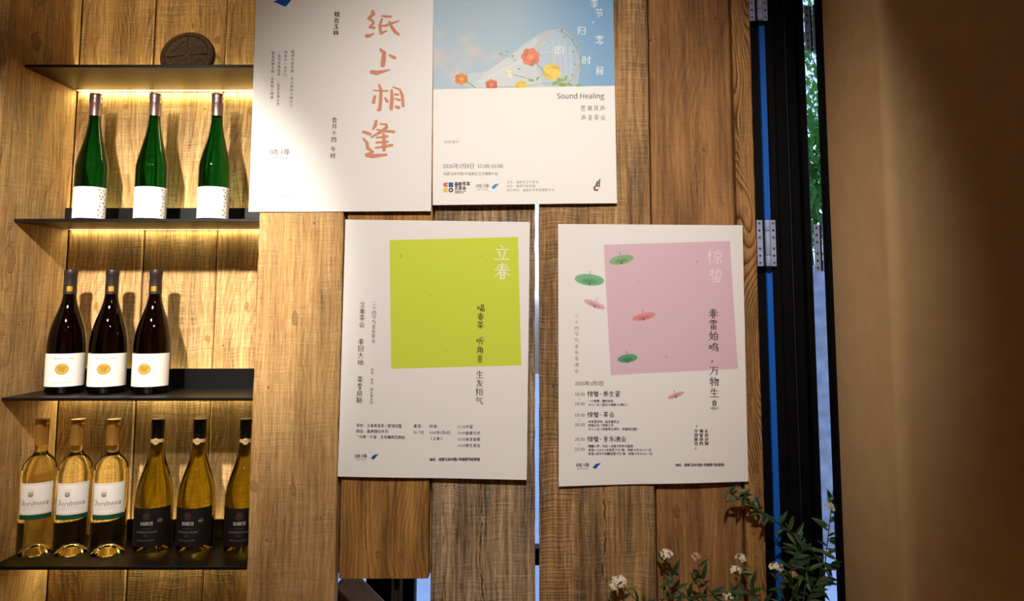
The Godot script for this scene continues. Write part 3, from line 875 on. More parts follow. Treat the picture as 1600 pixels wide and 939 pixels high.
	"腐": "50 0 54 8/10 14 94 14/16 14 14 60 4 97/40 20 26 40/34 32 34 52/46 28 94 28/78 18 78 52/58 36 66 44/26 60 26 97/26 60 88 60 88 97/56 56 40 82/56 66 72 78", "饭": "饣:0,2,38,98/92 4 52 14/54 12 54 50 42 97/54 34 90 34 74 70 50 97/60 46 74 74 98 96",
	"费": "20 8 80 8 80 26/20 26 80 26/20 26 16 44 88 44 86 56/42 0 38 46 14 60/62 0 62 60/26 60 26 84/26 60 74 60 74 84/50 66 46 82 14 98/58 84 88 98", "用": "22 8 22 60 8 97/22 8 82 8 82 90 70 94/22 34 82 34/22 60 82 60/52 8 52 94",
	"位": "亻:0,2,32,98/64 2 70 16/38 26 96 26/50 38 56 76/86 36 74 84/34 90 99 90", "开": "10 14 90 14/4 48 96 48/32 14 30 56 10 97/70 14 70 98", "辶": "20 8 48 22/8 42 46 42 46 78 8 92/40 82 60 94 100 94",
	"迎": "辶:0,0,50,98/40 94 98 94/54 8 38 16 38 74 58 62/66 18 90 18 90 66 80 68/66 18 66 86", "仪": "亻:0,2,32,98/60 4 70 18/88 14 76 60 36 97/44 26 62 66 98 97", "式": "6 26 94 26/12 48 52 48/32 48 32 82/6 90 56 80/62 4 68 54 86 92 97 74/76 4 90 16",
	"鲜": "32 2 10 26/24 12 48 12 38 26/田:0,16,56,76/4 90 54 84/62 4 68 18/90 2 82 18/56 24 98 24/60 46 96 46/52 68 99 68/76 24 76 98", "顺": "10 4 10 60 2 96/24 12 24 84/38 4 38 97/页:44,4,100,100", "而": "6 10 94 10/50 10 44 32/14 34 14 97/14 34 86 34 86 90 76 94/38 36 38 84/62 36 62 84",
	"食": "50 2 30 26 4 38/50 2 70 26 96 38/44 22 56 28/日:20,34,80,76/28 72 28 97 50 88/54 72 90 97", "需": "雨:4,0,96,50/4 58 96 58/46 58 40 70/16 70 16 98/16 70 86 70 86 96/38 72 38 92/62 72 62 92", "至": "8 8 92 8/46 8 22 38 80 34/68 22 86 42/16 60 84 60/50 40 50 92/4 94 96 94",
	"少": "50 2 50 54 40 50/28 22 8 50/72 20 92 46/84 56 56 84 12 98", "前": "30 0 38 14/70 0 60 14/4 20 96 20/14 34 14 97/14 34 44 34 44 92 34 94/14 52 44 52/14 70 44 70/62 38 62 76/86 32 86 94 72 92", "天": "12 14 88 14/6 46 94 46/50 14 44 56 6 97/54 48 70 78 96 96",
	"预": "8 8 40 8 24 30/14 24 28 36/2 42 44 42 38 56/24 42 24 90 14 88/页:46,2,100,100", "订": "讠:0,4,40,98/44 20 98 20/74 20 74 90 58 86", "初": "18 4 26 16/4 26 38 26 4 66/22 48 22 97/28 50 40 62/44 16 92 16 88 84 76 92/64 18 58 60 40 96",
	"非": "38 4 38 98/64 4 64 98/8 22 38 22/6 48 38 48/4 76 38 72/64 22 94 22/64 48 94 48/64 74 97 74", "遗": "辶:0,0,50,98/40 94 98 94/口:30,0,96,36/62 2 62 40/34 40 94 40/42 48 42 74/42 48 84 48 84 74/62 54 58 72 34 84/66 74 88 84",
	"点": "52 2 52 36/52 20 84 20/口:14,24,88,78/14 76 6 96/34 78 38 94/58 78 64 92/82 76 94 94", "之": "46 2 54 14/10 30 82 30 24 80/8 76 30 80 56 92 97 92", "纟": "56 2 16 34 70 34/76 20 12 62 76 56/8 88 84 78",
	"绿": "纟:0,2,44,98/48 8 84 8 82 34/46 22 82 22/42 38 98 38/70 38 70 92 60 88/50 48 58 58/44 84 66 66/92 46 74 62/74 62 98 84", "糕": "米:0,2,46,98/58 2 62 12/88 2 82 12/52 18 98 18/52 32 96 32/46 48 99 48/74 18 74 48/54 62 54 90 92 90/72 56 72 78/92 62 92 90",
	"微": "20 2 4 24/22 26 2 54/14 44 14 97/34 10 34 30 58 30 58 10/46 2 46 30/32 42 60 42/38 54 38 72 30 92/38 54 54 54 54 86 62 84/76 2 66 32/72 22 98 22/90 24 86 60 64 97/72 36 97 97", "醺": "酉:0,2,46,98/54 10 96 10/74 2 74 70/56 22 92 22 92 46 56 46 56 22/50 58 99 58/52 72 99 72/54 82 50 96/70 82 72 94/86 82 94 96",
	"入": "40 4 56 16 52 40 6 96/54 28 70 70 97 96", "梦": "木:4,0,50,46/木:50,0,98,46/44 46 14 72/38 56 78 56 60 80 16 98/40 66 54 76", "共": "10 24 90 24/32 4 32 62/68 4 68 62/4 62 96 62/36 70 14 96/64 70 88 96", "赴": "8 18 44 18/26 2 26 90/4 38 48 38/26 58 44 58/12 54 4 92/10 78 40 92 98 94/70 4 70 80/70 36 94 52",
	"场": "土:0,14,36,84/44 10 86 10 54 38/50 40 94 40 88 88 76 94/66 42 40 80/80 42 54 94", "光": "50 2 50 44/20 12 32 32/80 10 66 32/6 46 94 46/36 46 30 76 6 97/62 46 62 88 94 90 96 72", "盛": "14 8 92 8/16 8 14 40 4 58/20 26 42 26 40 46/56 0 64 34 90 54/82 18 54 50/皿:2,56,98,100",
	"宴": "50 0 50 12/10 14 10 30/10 16 92 16 88 28/日:24,24,78,60/4 68 96 68/46 56 32 80 84 98/70 68 54 86 14 99", "套": "8 16 92 16/50 2 40 24 6 46/54 18 94 44/34 36 34 68/36 38 74 38/36 52 70 52/8 66 92 66/46 68 26 92 80 88/70 76 86 97", "长": "76 6 36 32/28 4 28 92 54 80/5 48 95 48/46 48 64 78 96 96",
	"相": "木:0,2,48,98/目:42,4,106,98", "思": "田:12,-4,88,58/心:4,54,98,100", "干": "14 12 86 12/4 48 96 48/50 12 50 98", "白": "48 0 40 14/日:6,8,94,100", "瓶": "16 2 22 14/34 2 28 14/4 22 46 22/2 46 50 46/16 22 14 60 4 97/36 22 36 97/54 10 98 10/62 10 62 90 76 80/62 36 84 36 84 86 98 90/70 52 76 64",
	"小": "50 4 50 92 36 86/28 30 8 70/72 28 94 66", "吃": "口:2,20,34,72/56 2 42 34/54 16 96 16/48 36 86 36 46 84 54 92 94 90 96 74", "波": "氵:0,4,28,96/42 20 42 56 30 97/42 20 96 20 90 36/68 2 68 50/42 50 86 50 66 80 38 98/50 56 68 80 98 97",
	"尔": "34 2 14 36/28 20 88 20 80 36/52 22 52 92 40 88/32 46 12 78/70 46 92 74", "多": "48 0 16 26/42 10 74 10 20 48/36 22 50 32/62 40 20 70/54 52 88 52 10 98/46 66 62 76", "柏": "木:0,2,46,98/74 2 66 18/日:42,14,106,98", "酿": "酉:0,2,46,98/72 2 76 10/日:44,8,102,54/54 50 54 97 72 86/92 58 76 70/66 56 98 97",
	"堡": "24 2 6 30/18 20 18 56/口:30,-4,96,34/32 38 96 38/62 26 62 60/60 40 34 58/66 40 94 58/16 74 84 74/50 60 50 94/4 96 96 96", "红": "纟:0,2,44,98/46 16 94 16/70 16 70 88/42 90 98 90", "按": "扌:0,2,34,98/66 0 70 10/44 16 44 32/44 18 97 18 92 30/38 52 98 52/64 34 50 68 90 94/84 54 70 82 40 98",
	"识": "讠:0,4,38,98/口:36,-2,102,64/58 64 42 96/76 64 94 94", "别": "口:0,-4,60,44/4 52 52 52 48 90 36 92/28 38 24 66 4 96/66 16 66 72/90 4 90 92 76 90", "留": "26 4 8 12 8 40 34 34/26 22 38 44/46 10 90 10 86 40 76 40/68 12 50 46/田:10,46,90,102",
	"你": "亻:0,2,32,98/54 2 36 34/48 20 96 20 90 34/68 22 68 92 56 88/52 46 38 76/82 46 98 74", "廿": "4 34 96 34/30 6 30 88/70 6 70 88/30 88 70 88", "席": "50 0 54 10/10 14 94 14/16 14 14 58 4 97/24 32 94 32/42 20 42 54/72 20 72 54/42 52 72 52/30 62 30 92/30 64 88 64 88 90/58 54 58 99",
	"扫": "扌:0,2,40,98/48 18 92 18 92 86/50 50 92 50/44 86 92 86", "码": "2 14 40 14/22 14 4 56/口:4,34,46,94/50 8 88 8 82 42/58 8 54 46 94 46 90 90 76 92/42 70 80 70", "约": "纟:0,2,44,98/60 2 46 38/58 20 94 20 88 86 74 92/60 46 74 62", "高": "48 0 52 12/6 16 94 16/口:22,18,80,54/14 56 14 98/14 56 86 56 86 94 74 94/口:26,60,76,98",
	"芳": "艹:4,0,96,26/48 26 54 38/6 44 94 44/42 44 34 76 8 97/38 62 80 62 76 90 62 94", "草": "艹:4,0,96,24/日:16,26,86,68/4 76 96 76/50 64 50 99", "艺": "艹:4,0,96,30/20 42 78 42 18 82 24 94 90 92 92 76", "委": "禾:6,0,94,50/4 62 96 62/48 48 30 76 82 98/70 62 54 84 14 98", "区": "92 10 12 10 12 92 95 92/74 24 28 78/34 30 78 76",
	"术": "木:0,0,100,100/68 8 82 20", "健": "亻:0,2,26,98/30 14 46 14 32 44 46 44 34 78/30 60 50 88 98 92/54 18 88 18 88 42/50 30 96 30/54 42 88 42/56 54 90 54/52 66 96 66/72 4 72 84", "康": "50 0 54 10/10 14 94 14/16 14 14 58 4 97/30 28 82 28 82 54/22 42 94 42/30 54 82 54/56 18 56 92 46 90/40 64 26 90/70 64 94 92",
	"站": "20 2 24 14/2 24 42 24/10 38 16 70/34 34 28 74/2 86 46 78/70 4 70 50/70 26 96 26/口:44,44,100,102", "主": "44 0 56 12/10 22 90 22/18 54 82 54/50 22 50 90/4 92 96 92", "办": "20 26 74 26 68 88 54 90/44 4 40 46 8 96/18 46 6 70/82 44 94 68", "承": "26 6 70 6 50 22 50 92 38 88/32 40 66 40/32 56 68 56/26 72 74 72/24 30 4 80/72 30 96 80",
	"执": "扌:0,2,40,98/44 30 84 30 84 80 97 88/64 4 60 60 40 97/48 50 66 66", "行": "30 2 6 28/32 28 4 58/20 46 20 97/48 14 92 14/40 40 98 40/76 40 76 92 60 88", "单": "30 0 38 12/68 0 60 12/日:12,10,88,60/4 72 96 72/50 14 50 99", "自": "46 0 40 12/目:10,10,90,100",
	"然": "28 2 8 40/24 16 46 16 10 60/20 30 32 38/52 22 96 22/74 4 70 36 50 62/76 26 96 58/80 6 92 16/14 74 6 96/36 76 40 94/60 76 66 92/82 74 94 94", "是": "日:16,-4,84,44/6 54 94 54/52 54 52 92/52 72 84 72/30 64 4 97/20 82 50 94 98 96",
	"我": "44 4 10 16/4 34 96 34/28 12 28 92 16 88/4 70 50 54/58 4 66 60 86 94 97 76/88 42 50 88/76 8 88 20", "纸": "纟:0,2,42,98/86 4 50 16/52 14 52 92 70 80/52 46 96 46/70 12 76 60 97 94 99 76", "逢": "辶:0,0,50,98/40 94 98 94/60 0 42 24/56 10 82 10 38 40/52 18 94 40/44 48 92 48/46 60 90 60/42 72 96 72/68 40 68 86",
	"看": "82 2 20 12/16 22 86 22/4 38 96 38/50 8 36 46 4 70/目:24,40,92,104", "随": "阝:0,2,34,98/40 20 98 20/62 4 42 46/60 34 60 78/60 34 88 34 88 78/60 50 88 50/60 64 88 64/32 90 98 92", "世": "4 36 96 36/20 8 20 90 94 90/50 4 50 66/76 4 76 66/50 66 76 66", "界": "田:16,-6,84,52/50 42 26 62 4 70/52 42 74 62 96 70/36 64 32 84 18 98/66 62 66 98",
	"街": "24 2 4 26/24 26 2 56/14 44 14 97/32 18 64 18/48 4 48 40/30 40 66 40/32 62 64 62/48 46 48 84/28 86 66 82/70 16 96 16/68 40 99 40/84 40 84 92 74 90", "老": "14 18 70 18/42 2 42 38/4 38 96 38/84 10 40 56 4 78/40 54 40 86 48 92 86 90 88 74/78 56 42 70", "，": "30 74 42 80 26 98", "·": "44 50 56 50", "。": "22 78 36 78 36 92 22 92 22 78",
	"「": "60 10 60 60/60 10 90 10", "」": "40 40 40 90/10 90 40 90", "（": "78 2 58 30 58 70 78 98", "）": "22 2 42 30 42 70 22 98", "：": "26 44 30 44/26 80 30 80", "、": "20 70 40 92", "/": "80 2 20 98", "“": "50 6 42 26/76 6 68 26", "”": "30 6 22 26/56 6 48 26", "¥": "14 6 50 46/86 6 50 46/50 46 50 96/20 50 80 50/20 70 80 70"
}


# ---------- a sheet of print, laid out in photograph pixels and drawn in the sheet's own texture ----------

class Sheet:
	var img: Image
	var size: Vector2
	var tl: Vector2
	var tr: Vector2
	var bl: Vector2
	var br: Vector2
	var cache := {}
	var glyphs: Dictionary
	var fonts: Dictionary

	func _init(w: int, h: int, paper: Color, corners: Array, given: Dictionary, letters: Dictionary):
		img = Image.create(w, h, false, Image.FORMAT_RGB8)
		img.fill(paper)
		size = Vector2(w, h)
		tl = corners[0]
		tr = corners[1]
		bl = corners[2]
		br = corners[3]
		glyphs = given
		fonts = letters

	func pt(x: float, y: float) -> Vector2:
		# pixel of the photograph -> pixel of the sheet
		var u := 0.5
		var v := 0.5
		for k in 4:
			var top := lerpf(tl.y, tr.y, u)
			v = (y - top) / (lerpf(bl.y, br.y, u) - top)
			var left := lerpf(tl.x, bl.x, v)
			u = (x - left) / (lerpf(tr.x, br.x, v) - left)
		return Vector2(u, v) * size

	func dot(x: int, y: int, c: Color, a: float):
		if a <= 0.003 or x < 0 or y < 0 or x >= img.get_width() or y >= img.get_height():
			return
		img.set_pixel(x, y, img.get_pixel(x, y).lerp(c, minf(a, 1.0)))

	func line(a: Vector2, b: Vector2, ra: float, rb: float, c: Color, alpha := 1.0):
		# a tapering stroke in sheet pixels; overlaps are avoided by drawing the far half-pixel softly
		var m := maxf(ra, rb) + 1.0
		var d := b - a
		var l2 := maxf(d.length_squared(), 1e-6)
		for y in range(int(floor(minf(a.y, b.y) - m)), int(ceil(maxf(a.y, b.y) + m)) + 1):
			for x in range(int(floor(minf(a.x, b.x) - m)), int(ceil(maxf(a.x, b.x) + m)) + 1):
				var p := Vector2(x + 0.5, y + 0.5)
				var t := clampf((p - a).dot(d) / l2, 0.0, 1.0)
				var cover := clampf(lerpf(ra, rb, t) - p.distance_to(a + d * t) + 0.5, 0.0, 1.0)
				if cover > 0.0:
					dot(x, y, c, cover * alpha)

	func poly(points: Array, c: Color, alpha := 1.0):
		# a filled polygon in sheet pixels, four scan lines to a pixel
		var y0 := INF
		var y1 := -INF
		for p: Vector2 in points:
			y0 = minf(y0, p.y)
			y1 = maxf(y1, p.y)
		y0 = maxf(floor(y0), 0.0)
		y1 = minf(ceil(y1), img.get_height())
		for y in range(int(y0), int(y1)):
			var cover := {}
			var runs := []
			for s in 4:
				var sy := y + (s + 0.5) / 4.0
				var xs := []
				for i in points.size():
					var a: Vector2 = points[i]
					var b: Vector2 = points[(i + 1) % points.size()]
					if (a.y <= sy) != (b.y <= sy):
						xs.append(a.x + (sy - a.y) / (b.y - a.y) * (b.x - a.x))
				xs.sort()
				for k in range(0, xs.size() - 1, 2):
					runs.append([xs[k], xs[k + 1]])
			if runs.size() == 4 and alpha >= 1.0:
				var lo := 0.0
				var hi := 1e9
				for r: Array in runs:
					lo = maxf(lo, r[0])
					hi = minf(hi, r[1])
				lo = ceil(lo)
				hi = minf(floor(hi), img.get_width())
				if hi > lo:
					img.fill_rect(Rect2i(int(lo), y, int(hi - lo), 1), c)
				for r: Array in runs:
					_edge(cover, r[0], minf(r[1], lo))
					_edge(cover, maxf(r[0], hi), r[1])
			else:
				for r: Array in runs:
					_edge(cover, r[0], r[1])
			for x: int in cover:
				dot(x, y, c, cover[x] * 0.25 * alpha)

	func _edge(cover: Dictionary, a: float, b: float):
		if b <= a:
			return
		for x in range(int(floor(a)), int(ceil(b))):
			cover[x] = cover.get(x, 0.0) + clampf(minf(b, x + 1) - maxf(a, x), 0.0, 1.0)

	func shape(points: Array, c: Color, alpha := 1.0):
		var q := []
		for p: Vector2 in points:
			q.append(pt(p.x, p.y))
		poly(q, c, alpha)

	func ellipse(x: float, y: float, rx: float, ry: float, turn: float, c: Color, alpha := 1.0, n := 28):
		var q := []
		for k in n:
			q.append(Vector2(x, y) + Vector2(rx * cos(TAU * k / n), ry * sin(TAU * k / n)).rotated(turn))
		shape(q, c, alpha)

	func stroke(points: Array, r: float, c: Color, alpha := 1.0):
		# a line through photograph pixels, r in photograph pixels
		var s := size.x / (br.x - bl.x)
		for i in points.size() - 1:
			line(pt(points[i].x, points[i].y), pt(points[i + 1].x, points[i + 1].y), r * s, r * s, c, alpha)

	func strokes_of(ch: String, box := Rect2(0, 0, 100, 100)) -> Array:
		var out := []
		for part: String in glyphs.get(ch, "").split("/") if ch != "/" else ["80 2 20 98"]:
			if ":" in part:
				var k := part.split(":")
				var n := k[1].split_floats(",")
				out.append_array(strokes_of(k[0], Rect2(box.position + Vector2(n[0], n[1]) * box.size / 100.0, Vector2(n[2] - n[0], n[3] - n[1]) * box.size / 100.0)))
				continue
			var v := part.split_floats(" ")
			var s := []
			for i in range(0, v.size() - 1, 2):
				s.append(box.position + Vector2(v[i], v[i + 1]) * box.size / 100.0)
			out.append(s)
		return out

	func glyph(ch: String, x: float, y: float, em: float, c: Color, weight := 0.04, wide := 1.0, alpha := 1.0):
		# one character centred on a photograph pixel; upright strokes are heavier than level ones
		if not cache.has(ch):
			cache[ch] = strokes_of(ch)
		var s := size.x / (br.x - bl.x)
		for st: Array in cache[ch]:
			for i in st.size() - 1:
				var a: Vector2 = (st[i] / 100.0 - Vector2(0.5, 0.5)) * em
				var b: Vector2 = (st[i + 1] / 100.0 - Vector2(0.5, 0.5)) * em
				a.x *= wide
				b.x *= wide
				var level := absf((b - a).normalized().x)
				var r := weight * em * s * lerpf(1.15, 0.72, level)
				line(pt(x + a.x, y + a.y), pt(x + b.x, y + b.y), r, r * (0.75 if i == st.size() - 2 and level < 0.9 else 1.0), c, alpha)

	func run(text: String, x: float, y: float, em: float, step: float, c: Color, down := false, weight := 0.05, slope := 0.0, alpha := 1.0):
		# a line of characters from a first centre; digits and Latin letters take the serif face
		var p := Vector2(x, y)
		var latin := ""
		for ch in text + "\u0001":
			var cjk: bool = glyphs.has(ch)
			if latin and (cjk or ch == "\u0001"):
				var w := words(latin, p.x - step * 0.5, p.y + em * 0.36 + 0.0, em * 0.92, c, "serif", 0.0, alpha)
				p.x += w + step * 0.04
				latin = ""
			if ch == "\u0001":
				break
			if cjk:
				glyph(ch, p.x, p.y, em, c, weight, 1.0, alpha)
				p += Vector2(slope * step, step) if down else Vector2(step, slope * step)
			elif down:
				p += Vector2(slope * step, step)
			else:
				latin += ch

	func words(text: String, x: float, y: float, em: float, c: Color, face := "serif", lean := 0.0, alpha := 1.0, wide := 1.0) -> float:
		# Latin lettering from the font's outlines: left end and base line in photograph pixels, returns the width
		var tm := TextMesh.new()
		tm.font = fonts[face]
		tm.text = text
		tm.font_size = 64
		tm.pixel_size = 1.0 / 64.0
		tm.depth = 0.0
		tm.curve_step = 1.5
		tm.horizontal_alignment = HORIZONTAL_ALIGNMENT_LEFT
		tm.vertical_alignment = VERTICAL_ALIGNMENT_TOP
		var arrays := tm.surface_get_arrays(0) if tm.get_surface_count() else []
		if arrays.is_empty():
			return em * 0.5 * text.length()
		var v: PackedVector3Array = arrays[Mesh.ARRAY_VERTEX]
		var idx: PackedInt32Array = arrays[Mesh.ARRAY_INDEX] if arrays[Mesh.ARRAY_INDEX] != null else PackedInt32Array(range(v.size()))
		var x1 := -INF
		var base: float = -fonts[face].get_ascent(64) / 64.0
		for p in v:
			x1 = maxf(x1, p.x)
		var cover := {}
		for t in range(0, idx.size(), 3):
			var q := []
			for k in 3:
				var p := v[idx[t + k]]
				var h := p.y - base
				q.append(pt(x + (p.x * wide + h * lean) * em, y - h * em))
			var area: float = (q[1] - q[0]).cross(q[2] - q[0])
			if absf(area) < 1e-4:
				continue
			var lo: Vector2 = q[0].min(q[1]).min(q[2]).floor()
			var hi: Vector2 = q[0].max(q[1]).max(q[2]).ceil()
			for yy in range(int(lo.y), int(hi.y)):
				for xx in range(int(lo.x), int(hi.x)):
					var n := 0
					for sy in 3:
						for sx in 3:
							var s := Vector2(xx + (sx + 0.5) / 3.0, yy + (sy + 0.5) / 3.0)
							var a: float = (q[1] - q[0]).cross(s - q[0]) * signf(area)
							var b: float = (q[2] - q[1]).cross(s - q[1]) * signf(area)
							var d: float = (q[0] - q[2]).cross(s - q[2]) * signf(area)
							if a >= 0.0 and b >= 0.0 and d >= 0.0:
								n += 1
					if n:
						var key := Vector2i(xx, yy)
						cover[key] = cover.get(key, 0.0) + n / 9.0
		for key: Vector2i in cover:
			dot(key.x, key.y, c, cover[key] * alpha)
		return x1 * em * wide

	func brush(strokes: Array, origin: Vector2, scale: float, c: Color):
		# calligraphy: [x, y, half width] runs, measured in a crop of the photograph
		var s := size.x / (br.x - bl.x)
		for st: Array in strokes:
			for i in range(0, st.size() - 5, 3):
				line(pt(origin.x + st[i] / scale, origin.y + st[i + 1] / scale), pt(origin.x + st[i + 3] / scale, origin.y + st[i + 4] / scale), st[i + 2] / scale * s, st[i + 5] / scale * s, c)

	func material(rough := 0.75) -> StandardMaterial3D:
		var m := StandardMaterial3D.new()
		m.albedo_texture = ImageTexture.create_from_image(img)
		m.roughness = rough
		m.metallic_specular = 0.35
		m.texture_repeat = false
		return m


func fonts() -> Dictionary:
	var out := {}
	for k: Array in [["serif", "Droid Serif", 400], ["serif_bold", "Droid Serif", 700], ["sans", "Droid Sans", 400], ["sans_bold", "Droid Sans", 700]]:
		var f := SystemFont.new()
		f.font_names = PackedStringArray([k[1]])
		f.font_weight = k[2]
		out[k[0]] = f
	return out


# ---------- the four posters ----------

const INK := Color(0.20, 0.17, 0.16)
const PAPER := Color(0.93, 0.915, 0.905)

func leaf_logo(s: Sheet, x: float, y: float, k: float, c: Color):
	# the blue leaf of the shop's mark; x, y is its left tip
	var q := []
	for p: Vector2 in [Vector2(0, 0), Vector2(7, -4), Vector2(14, -13.5), Vector2(28, -20.5), Vector2(47, -21.5), Vector2(39, -15), Vector2(30, -5.5), Vector2(19.5, 7.2), Vector2(14, 5.5), Vector2(6, 1.5)]:
		q.append(Vector2(x, y) + p * k)
	s.shape(q, c)


func shop_mark(s: Sheet, x: float, y: float, em: float, c: Color, weight := 0.05):
	s.glyph("晓", x + em * 0.75, y, em, c, weight, 1.45)
	s.glyph("得", x + em * 2.45, y, em, c, weight, 1.6)
	s.run("晓得书房茶馆", x + em * 0.45, y + em * 0.86, em * 0.26, em * 0.45, c, false, 0.07, 0.0, 0.7)


func sheet_mesh(corners: Array, z: float, lift: Callable) -> Mesh:
	var nx := 16
	var ny := 22
	var p := []
	for c: Vector2 in corners:
		p.append(at(c.x, c.y, z))
	var grid := []
	for j in ny + 1:
		var row := []
		for i in nx + 1:
			var u := float(i) / nx
			var v := float(j) / ny
			var q: Vector3 = (p[0] * (1 - u) + p[1] * u) * (1 - v) + (p[2] * (1 - u) + p[3] * u) * v
			row.append(q + Vector3(0, 0, lift.call(u, v)))
		grid.append(row)
	var st := begin()
	for side: float in [1.0, -1.0]:
		var off := Vector3(0, 0, 0.0 if side > 0 else -0.0004)
		for j in ny:
			for i in nx:
				var uv := [Vector2(i, j), Vector2(i + 1, j), Vector2(i + 1, j + 1), Vector2(i, j + 1)]
				var q := []
				var n := []
				for k: Vector2 in uv:
					var a: Vector3 = grid[mini(int(k.y) + 1, ny)][int(k.x)] - grid[maxi(int(k.y) - 1, 0)][int(k.x)]
					var b: Vector3 = grid[int(k.y)][mini(int(k.x) + 1, nx)] - grid[int(k.y)][maxi(int(k.x) - 1, 0)]
					n.append(a.cross(b).normalized() * side)
					q.append(grid[int(k.y)][int(k.x)] + off)
				var t := []
				for k: Vector2 in uv:
					t.append(Vector2(k.x / nx, k.y / ny))
				tri(st, [q[0], q[1], q[2]], [n[0], n[1], n[2]], [t[0], t[1], t[2]])
				tri(st, [q[0], q[2], q[3]], [n[0], n[2], n[3]], [t[0], t[2], t[3]])
	return st.commit()


func hang(called: String, s: Sheet, z: float, lift: Callable, label: String):
	var o := put(called, sheet_mesh([s.tl, s.tr, s.bl, s.br], z, lift), s.material())
	tag(o, label, "poster", "posters on the board wall")


func build_posters():
	var f := fonts()
	poster_paper(f)
	poster_sound(f)
	poster_green(f)
	poster_pink(f)


func poster_paper(f: Dictionary):
	var s := Sheet.new(840, 1188, PAPER, [Vector2(402.5, -74), Vector2(678, -76), Vector2(389, 331), Vector2(673.5, 330)], GLYPHS, f)
	var red := Color(0.83, 0.57, 0.46)
	s.brush([[195, 75, 18, 205, 105, 20, 150, 155, 16, 200, 185, 14, 205, 210, 14, 165, 255, 16, 215, 262, 14], [130, 355, 22, 160, 355, 18, 205, 330, 10], [295, 125, 8, 340, 132, 14, 400, 135, 14], [300, 165, 12, 275, 240, 16, 290, 325, 18, 350, 300, 10], [275, 240, 10, 340, 240, 14, 400, 215, 14, 490, 185, 8], [385, 195, 14, 410, 250, 18, 450, 310, 20, 490, 340, 14]], Vector2(555, 10), 7.22, red)
	s.brush([[285, 510, 14, 325, 550, 24, 320, 620, 28, 310, 685, 28], [385, 575, 10, 415, 590, 18, 445, 605, 18], [185, 765, 22, 240, 775, 26, 310, 760, 18, 385, 742, 8]], Vector2(555, 10), 7.22, red)
	s.brush([[270, 45, 12, 290, 110, 18, 285, 230, 20, 275, 320, 20, 250, 328, 10], [205, 105, 8, 290, 112, 10, 365, 112, 10], [220, 175, 16, 205, 240, 20], [335, 190, 10, 360, 230, 18], [410, 105, 14, 415, 200, 22, 405, 310, 22], [425, 70, 8, 500, 95, 12, 530, 160, 18, 540, 280, 18], [450, 150, 14, 485, 155, 12], [450, 200, 10, 500, 215, 14], [455, 290, 14, 490, 300, 20]], Vector2(555, 130), 7.22, red)
	s.brush([[235, 450, 16, 225, 500, 20, 200, 540, 12], [280, 482, 8, 350, 490, 14, 355, 520, 18, 290, 570, 20, 180, 630, 10], [240, 545, 8, 320, 560, 16, 435, 570, 16], [240, 635, 10, 360, 620, 14], [240, 690, 12, 365, 680, 14], [225, 748, 10, 330, 735, 16, 415, 718, 16], [320, 600, 18, 325, 700, 24, 325, 770, 20], [90, 570, 16, 165, 595, 18], [90, 645, 10, 130, 690, 18, 140, 750, 20, 200, 795, 14, 125, 825, 18], [130, 830, 20, 200, 840, 24, 350, 825, 14]], Vector2(555, 130), 7.22, red)
	leaf_logo(s, 427, 5.5, 1.0, Color(0.05, 0.31, 0.66))
	s.run("就在玉林", 526.5, 25, 8.6, 9.7, INK, true, 0.06, -0.06)
	s.run("叁月十四", 522.5, 190.4, 8.2, 10.1, INK, true, 0.055, -0.04, 0.85)
	s.run("午时", 520.6, 236, 8.4, 9.8, INK, true, 0.055, -0.04, 0.85)
	var soft := Color(0.42, 0.36, 0.34)
	s.run("晓得书房茶馆，在玉林的小街开门", 457.4, 84.5, 4.8, 6.0, soft, true, 0.06, -0.03, 0.75)
	s.run("随春天一会开门", 446.6, 85, 4.8, 6.0, soft, true, 0.06, -0.03, 0.75)
	s.run("一是书香看世界，二是茶香得自然", 436.6, 85, 4.8, 5.8, soft, true, 0.06, -0.03, 0.75)
	s.run("就是成都玉林，会我纸上相逢", 426.8, 86, 4.8, 5.8, soft, true, 0.06, -0.03, 0.85)
	shop_mark(s, 421, 240.5, 9.8, Color(0.36, 0.31, 0.30), 0.045)
	s.run("成都玉林中路6号晓得书房茶馆", 417.5, 306.5, 2.8, 3.0, soft, false, 0.07, 0.0, 0.6)
	hang("event_poster", s, 0.0145, func(u, v): return 0.0012 * sin(u * 5.0 + v * 3.0) * v + 0.002 * pow(v, 8.0) * (1.0 - u), "white poster with large red brush-written characters and a blue leaf")


func blossom(s: Sheet, x: float, y: float, r: float, c: Color, petals := 6, flat := 0.8):
	for k in petals:
		var a := TAU * k / petals + x
		s.ellipse(x + cos(a) * r * 0.52, y + sin(a) * r * 0.52 * flat, r * 0.52, r * 0.44, a, c.darkened(0.05 * (k % 3)), 0.92, 16)
	s.ellipse(x, y, r * 0.42, r * 0.36, 0.0, c.lightened(0.12), 0.8, 14)
	s.ellipse(x + r * 0.05, y, r * 0.16, r * 0.13, 0.0, Color(0.93, 0.76, 0.36), 0.9, 10)


